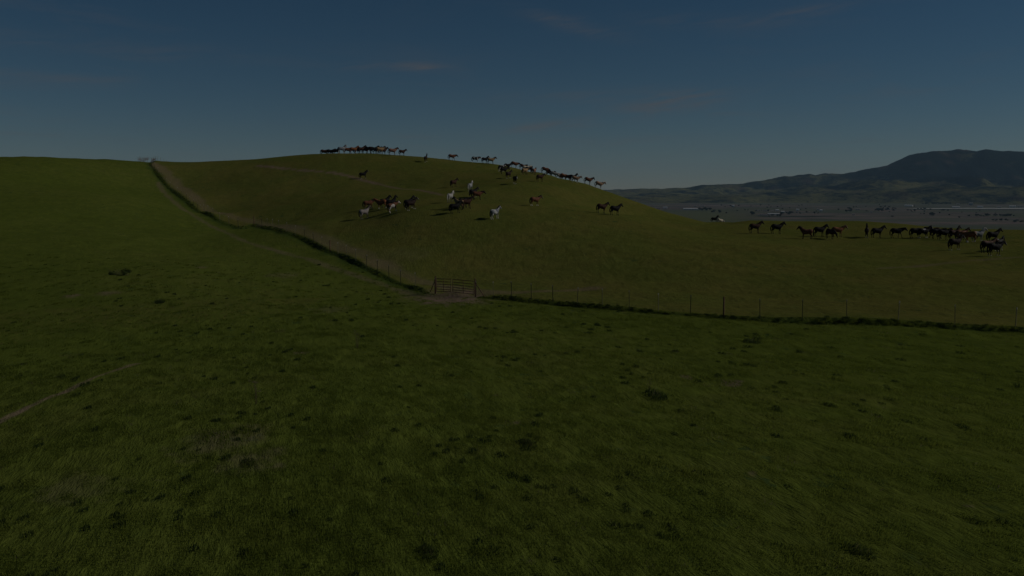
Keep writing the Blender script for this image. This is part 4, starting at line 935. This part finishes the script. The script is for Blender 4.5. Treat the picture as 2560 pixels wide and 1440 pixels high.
HORSES = [
 # --- the bunch on the left part of the skyline
 (811, C(6), 5, 'level', 'dbay', 'dark horse sunk behind the skyline, leftmost of the hilltop bunch'),
 (826, C(6), 10, 'half', 'black', 'black horse sunk behind the skyline, second from the left end of the hilltop bunch'),
 (840, C(5), 185, 'low', 'dbay', 'dark bay horse low behind the skyline just left of the grey pinto'),
 (854, C(0.25), 8, 'alert', 'pgrey', 'grey and white pinto with raised head on the hilltop, left of the brown bunch'),
 (869, C(1.9), 0, 'low', 'bay', 'bay horse with lowered neck right beside the hilltop pinto'),
 (884, C(1.075), 5, 'up', 'chest', 'chestnut horse in the hilltop bunch, second right of the pinto'),
 (894, C(2.45), 12, 'level', 'black', 'black horse half sunk behind the chestnut on the hilltop'),
 (903, C(0.8), 8, 'up', 'dbay', 'dark bay horse in the middle of the hilltop bunch'),
 (913, C(1.9), -10, 'level', 'bay', 'reddish horse behind the middle of the hilltop bunch'),
 (921, C(0.25), 170, 'low', 'dbay', 'dark horse with low head facing left in the hilltop bunch'),
 (934, C(0.25), 6, 'up', 'black', 'black horse just left of the buckskin on the hilltop'),
 (941, C(1.35), 5, 'up', 'black', 'tall headed black horse behind the hilltop buckskin'),
 (950, C(0), 4, 'half', 'buck', 'yellowish buckskin at the right end of the hilltop bunch'),
 (957, C(1.35), 14, 'up', 'dbay', 'dark head raised behind the buckskin rump on the hilltop'),
 (981, C(-1), 0, 'half', 'red', 'pinkish roan horse alone between buckskin and dark bay on the hilltop'),
 (1005, 389, 35, 'half', 'dbay', 'dark bay seen from behind at the right end of the left hilltop row'),
 (1065, 405, 75, 'alert', 'dbay_b', 'slim dark horse seen end on with pale lower legs below the skyline'),
 # --- skyline, middle
 (1129, C(-1), 0, 'walk', 'bay', 'bay horse walking right alone on the bare skyline'),
 (1188, C(-1), -5, 'level', 'pblack', 'dark horse with white shoulder patch on the middle skyline'),
 (1212, 408, 10, 'up', 'black', 'black horse with raised head tucked left of a tan one on the skyline'),
 (1227, C(-1), -8, 'half', 'buck', 'tan horse with dark head leading the skyline trio'),
 (1253, 429, 20, 'half', 'pblack', 'dark horse with pale belly patch at the left of the black knot below the skyline'),
 (1268, 424, 30, 'half', 'black', 'black horse at the back of the black knot below the skyline'),
 (1260, 435, 10, 'level', 'black', 'black horse with dropped neck in the middle of the black knot'),
 (1272, 446, 55, 'half', 'dbay_b', 'dark horse lowest in the black knot below the skyline'),
 (1284, C(-1), -4, 'level', 'bay', 'bay horse on the skyline above the black knot'),
 (1287, 460, -75, 'half', 'dbay_b', 'slim dark horse with white front seen end on under the black knot'),
 (1315, C(-3), -6, 'level', 'cream', 'big cream horse on the descending skyline'),
 (1312, 437, 20, 'half', 'buck', 'tan horse standing just below the big cream horse'),
 (1322, 432, 175, 'low', 'pbay', 'brown and white patched horse beside the big cream horse'),
 (1305, 424, 5, 'half', 'dbay', 'dark horse behind the tail of the big cream horse'),
 (1329, 434, 80, 'half', 'black', 'slim black horse end on between cream and reddish horses'),
 (1336, 437, 70, 'half', 'red', 'reddish horse seen from behind right of the cream horse'),
 (1350, 454, 15, 'half', 'dbay', 'dark bay standing alone on the slope below the right skyline'),
 (1361, C(0), -12, 'low', 'bay', 'bay horse with lowered neck where the skyline starts to drop'),
 (1372, C(5), -10, 'half', 'dbay', 'brown horse sunk behind the dropping skyline, right of the lowered bay'),
 (1382, C(4), -20, 'low', 'white', 'white horse mostly hidden behind the dropping skyline'),
 (1396, C(4), -15, 'level', 'bay', 'bay horse half hidden on the dropping skyline'),
 (1407, C(3), -10, 'low', 'chest', 'chestnut horse half hidden on the dropping skyline'),
 (1419, C(3), 170, 'low', 'bay', 'reddish horse with head down left of the black upright one'),
 (1431, C(1), 5, 'alert', 'black', 'black horse with high head on the dropping skyline'),
 (1437, 457, -12, 'half', 'tan', 'tan horse with darker head in front of the high headed black one'),
 (1468, C(0), -5, 'up', 'bay', 'brown horse with raised head, second from the right end of the skyline'),
 (1495, C(-1), -8, 'half', 'tan', 'pale tan horse at the very right end of the skyline'),
 # --- slope, left group
 (909, 447, 30, 'up', 'black_b', 'small dark horse standing on the hillside trail'),
 (913, 546, 20, 'up', 'groan', 'grey roan with dark head, lowest of the left slope group'),
 (923, 523, 5, 'level', 'bay', 'bay with dark legs at the left of the left slope group'),
 (955, 522, 195, 'up', 'chest_s', 'chestnut facing left with a white face in the left slope group'),
 (964, 518, 12, 'up', 'black', 'black horse with raised head behind the white faced chestnut'),
 (981, 521, 35, 'alert', 'black', 'black horse with upright neck at the right of the left slope group'),
 (984, 530, 20, 'level', 'pbay', 'brown and white patched horse with lowered head in the left slope group'),
 (1024, 521, 22, 'up', 'black_b', 'black horse with white face in the pair right of the left group'),
 (1030, 525, 40, 'half', 'dbay_b', 'dark bay with pale lower legs in front of its black companion'),
 # --- slope, middle group
 (1135, 468, 50, 'half', 'dbay', 'small dark bay high on the middle slope above the group'),
 (1176, 478, 70, 'up', 'grey', 'small grey horse seen end on above the middle group'),
 (1126, 506, 65, 'up', 'white', 'white horse seen end on at the left of the middle group'),
 (1193, 500, 0, 'level', 'bay', 'bay with dark head at the upper right of the middle group'),
 (1184, 494, 25, 'half', 'black_b', 'black horse with white face behind the bay of the middle group'),
 (1158, 519, 15, 'level', 'black', 'black horse with level neck at the back of the middle group'),
 (1167, 522, 32, 'up', 'dbay', 'tall dark bay with raised head in the middle group'),
 (1147, 524, 165, 'up', 'buck', 'tan backed horse facing left inside the middle group'),
 (1139, 533, 10, 'half', 'black', 'black horse lowest in the middle group'),
 (1238, 548, 25, 'up', 'pgrey', 'grey and white horse with black head alone on the lower slope'),
 (1337, 515, 10, 'half', 'bay_s', 'bay with white socks alone on the right slope'),
 (1503, 533, 5, 'up', 'dbay', 'smaller dark horse of the pair on the right hill slope'),
 (1537, 538, 6, 'up', 'black', 'bigger black horse of the pair on the right hill slope'),
 # --- beyond the saddle
 (1786, 556, 5, 'alert', 'black', 'tiny black horse with upright neck beyond the grassy saddle', 1.0, 250),
 (1799, 557, 20, 'low', 'cream', 'tiny pale horse low beside the tiny black one beyond the saddle', 1.0, 252),
 # --- the line on the right
 (1887, 583, 12, 'up', 'dbay', 'dark bay horse leftmost in the long line at right'),
 (1941, 585, 10, 'up', 'black', 'black horse second from the left in the long line at right'),
 (2016, 598, 175, 'up', 'bay', 'dark red horse facing left in the long line at right'),
 (2048, 592, 10, 'up', 'black', 'black horse with long raised neck behind the left facing one'),
 (2075, 597, -70, 'low', 'dbay', 'dark bay seen end on with lowered head beside the chestnut'),
 (2093, 592, 4, 'half', 'chest', 'chestnut with dark head and neck in the line at right'),
 (2166, 594, 70, 'alert', 'dbay_b', 'slim dark horse seen from behind left of a black one in the right line'),
 (2192, 595, 10, 'up', 'black', 'black horse with raised head right beside the slim end on one'),
 (2241, 595, 0, 'walk', 'black', 'black horse walking with level neck in the right line'),
 (2289, 595, 5, 'low', 'black', 'black horse with lowered neck left of the patched one'),
 (2308, 596, 8, 'up', 'pblack', 'black horse with white patches and raised head in the right line'),
 (2334, 594, 170, 'level', 'dbay', 'dark bay facing left behind the black pair at right'),
 (2343, 597, 5, 'level', 'black', 'black horse with level back in the dense right cluster'),
 (2357, 600, 8, 'half', 'black', 'black horse in front of the dense right cluster, head forward'),
 (2385, 600, 20, 'alert', 'dbay', 'dark horse with upright neck directly behind the lower dark bay'),
 (2403, 601, 12, 'half', 'bay', 'dark headed bay between the upright dark horse and the chestnut'),
 (2408, 606, -30, 'level', 'chest_s', 'orange chestnut with white socks in the right cluster'),
 (2426, 606, 185, 'level', 'chest_s', 'second orange chestnut, just left of the white faced grey'),
 (2445, 604, 8, 'up', 'grey', 'grey horse with white head at the right cluster'),
 (2387, 626, 15, 'up', 'dbay_b', 'dark bay with white face standing in front of the right cluster'),
 (2482, 606, 10, 'up', 'black', 'black horse with raised head above the two largest at far right'),
 (2468, 632, 15, 'half', 'brownback', 'dark horse with brown back behind the largest one at far right'),
 (2486, 640, 12, 'half', 'black_b', 'largest black horse at far right nearest the camera'),
 (2497, 628, 40, 'half', 'pblack', 'patched horse mostly hidden behind the largest black one'),
]
for hh in HORSES:
    hh = list(hh) + ([1.0] if len(hh) == 6 else [])
    if len(hh) == 7 and hh[0] < 1560:                   # the horses on the hill stand turned a little away uphill
        if abs(hh[2]) < 30: hh[2] += 22
        elif hh[2] > 150: hh[2] -= 20
        hh[6] *= (1.16 if hh[0] < 1000 else 1.04) if isinstance(hh[1], tuple) else .98
    horse(*hh)

# ------------------------------------------------------------ the air
def haze():
    co, fa = box_parts(41600, 41600, 640 , -1)
    co = [Vector((c.x, c.y, (VALLEY - 12) if c.z < 0 else 525.0)) for c in co]
    me = pymesh('haze', co, fa); t = bpy.data.materials.new('thin blue air'); t.use_nodes = True; nt = t.node_tree; nt.nodes.clear()
    v = nt.nodes.new('ShaderNodeVolumePrincipled'); v.inputs['Color'].default_value = (0.38, 0.62, 0.86, 1); v.inputs['Density'].default_value = HAZE_D; v.inputs['Anisotropy'].default_value = 0.0
    o = nt.nodes.new('ShaderNodeOutputMaterial'); nt.links.new(v.outputs[0], o.inputs['Volume'])
    ob = link('haze', me, None, t); tag(ob, 'thin bluish haze between the hills and the mountains', kind='stuff')
HAZE_D = 2.1e-5
haze()
print('objects', len(scene.objects))
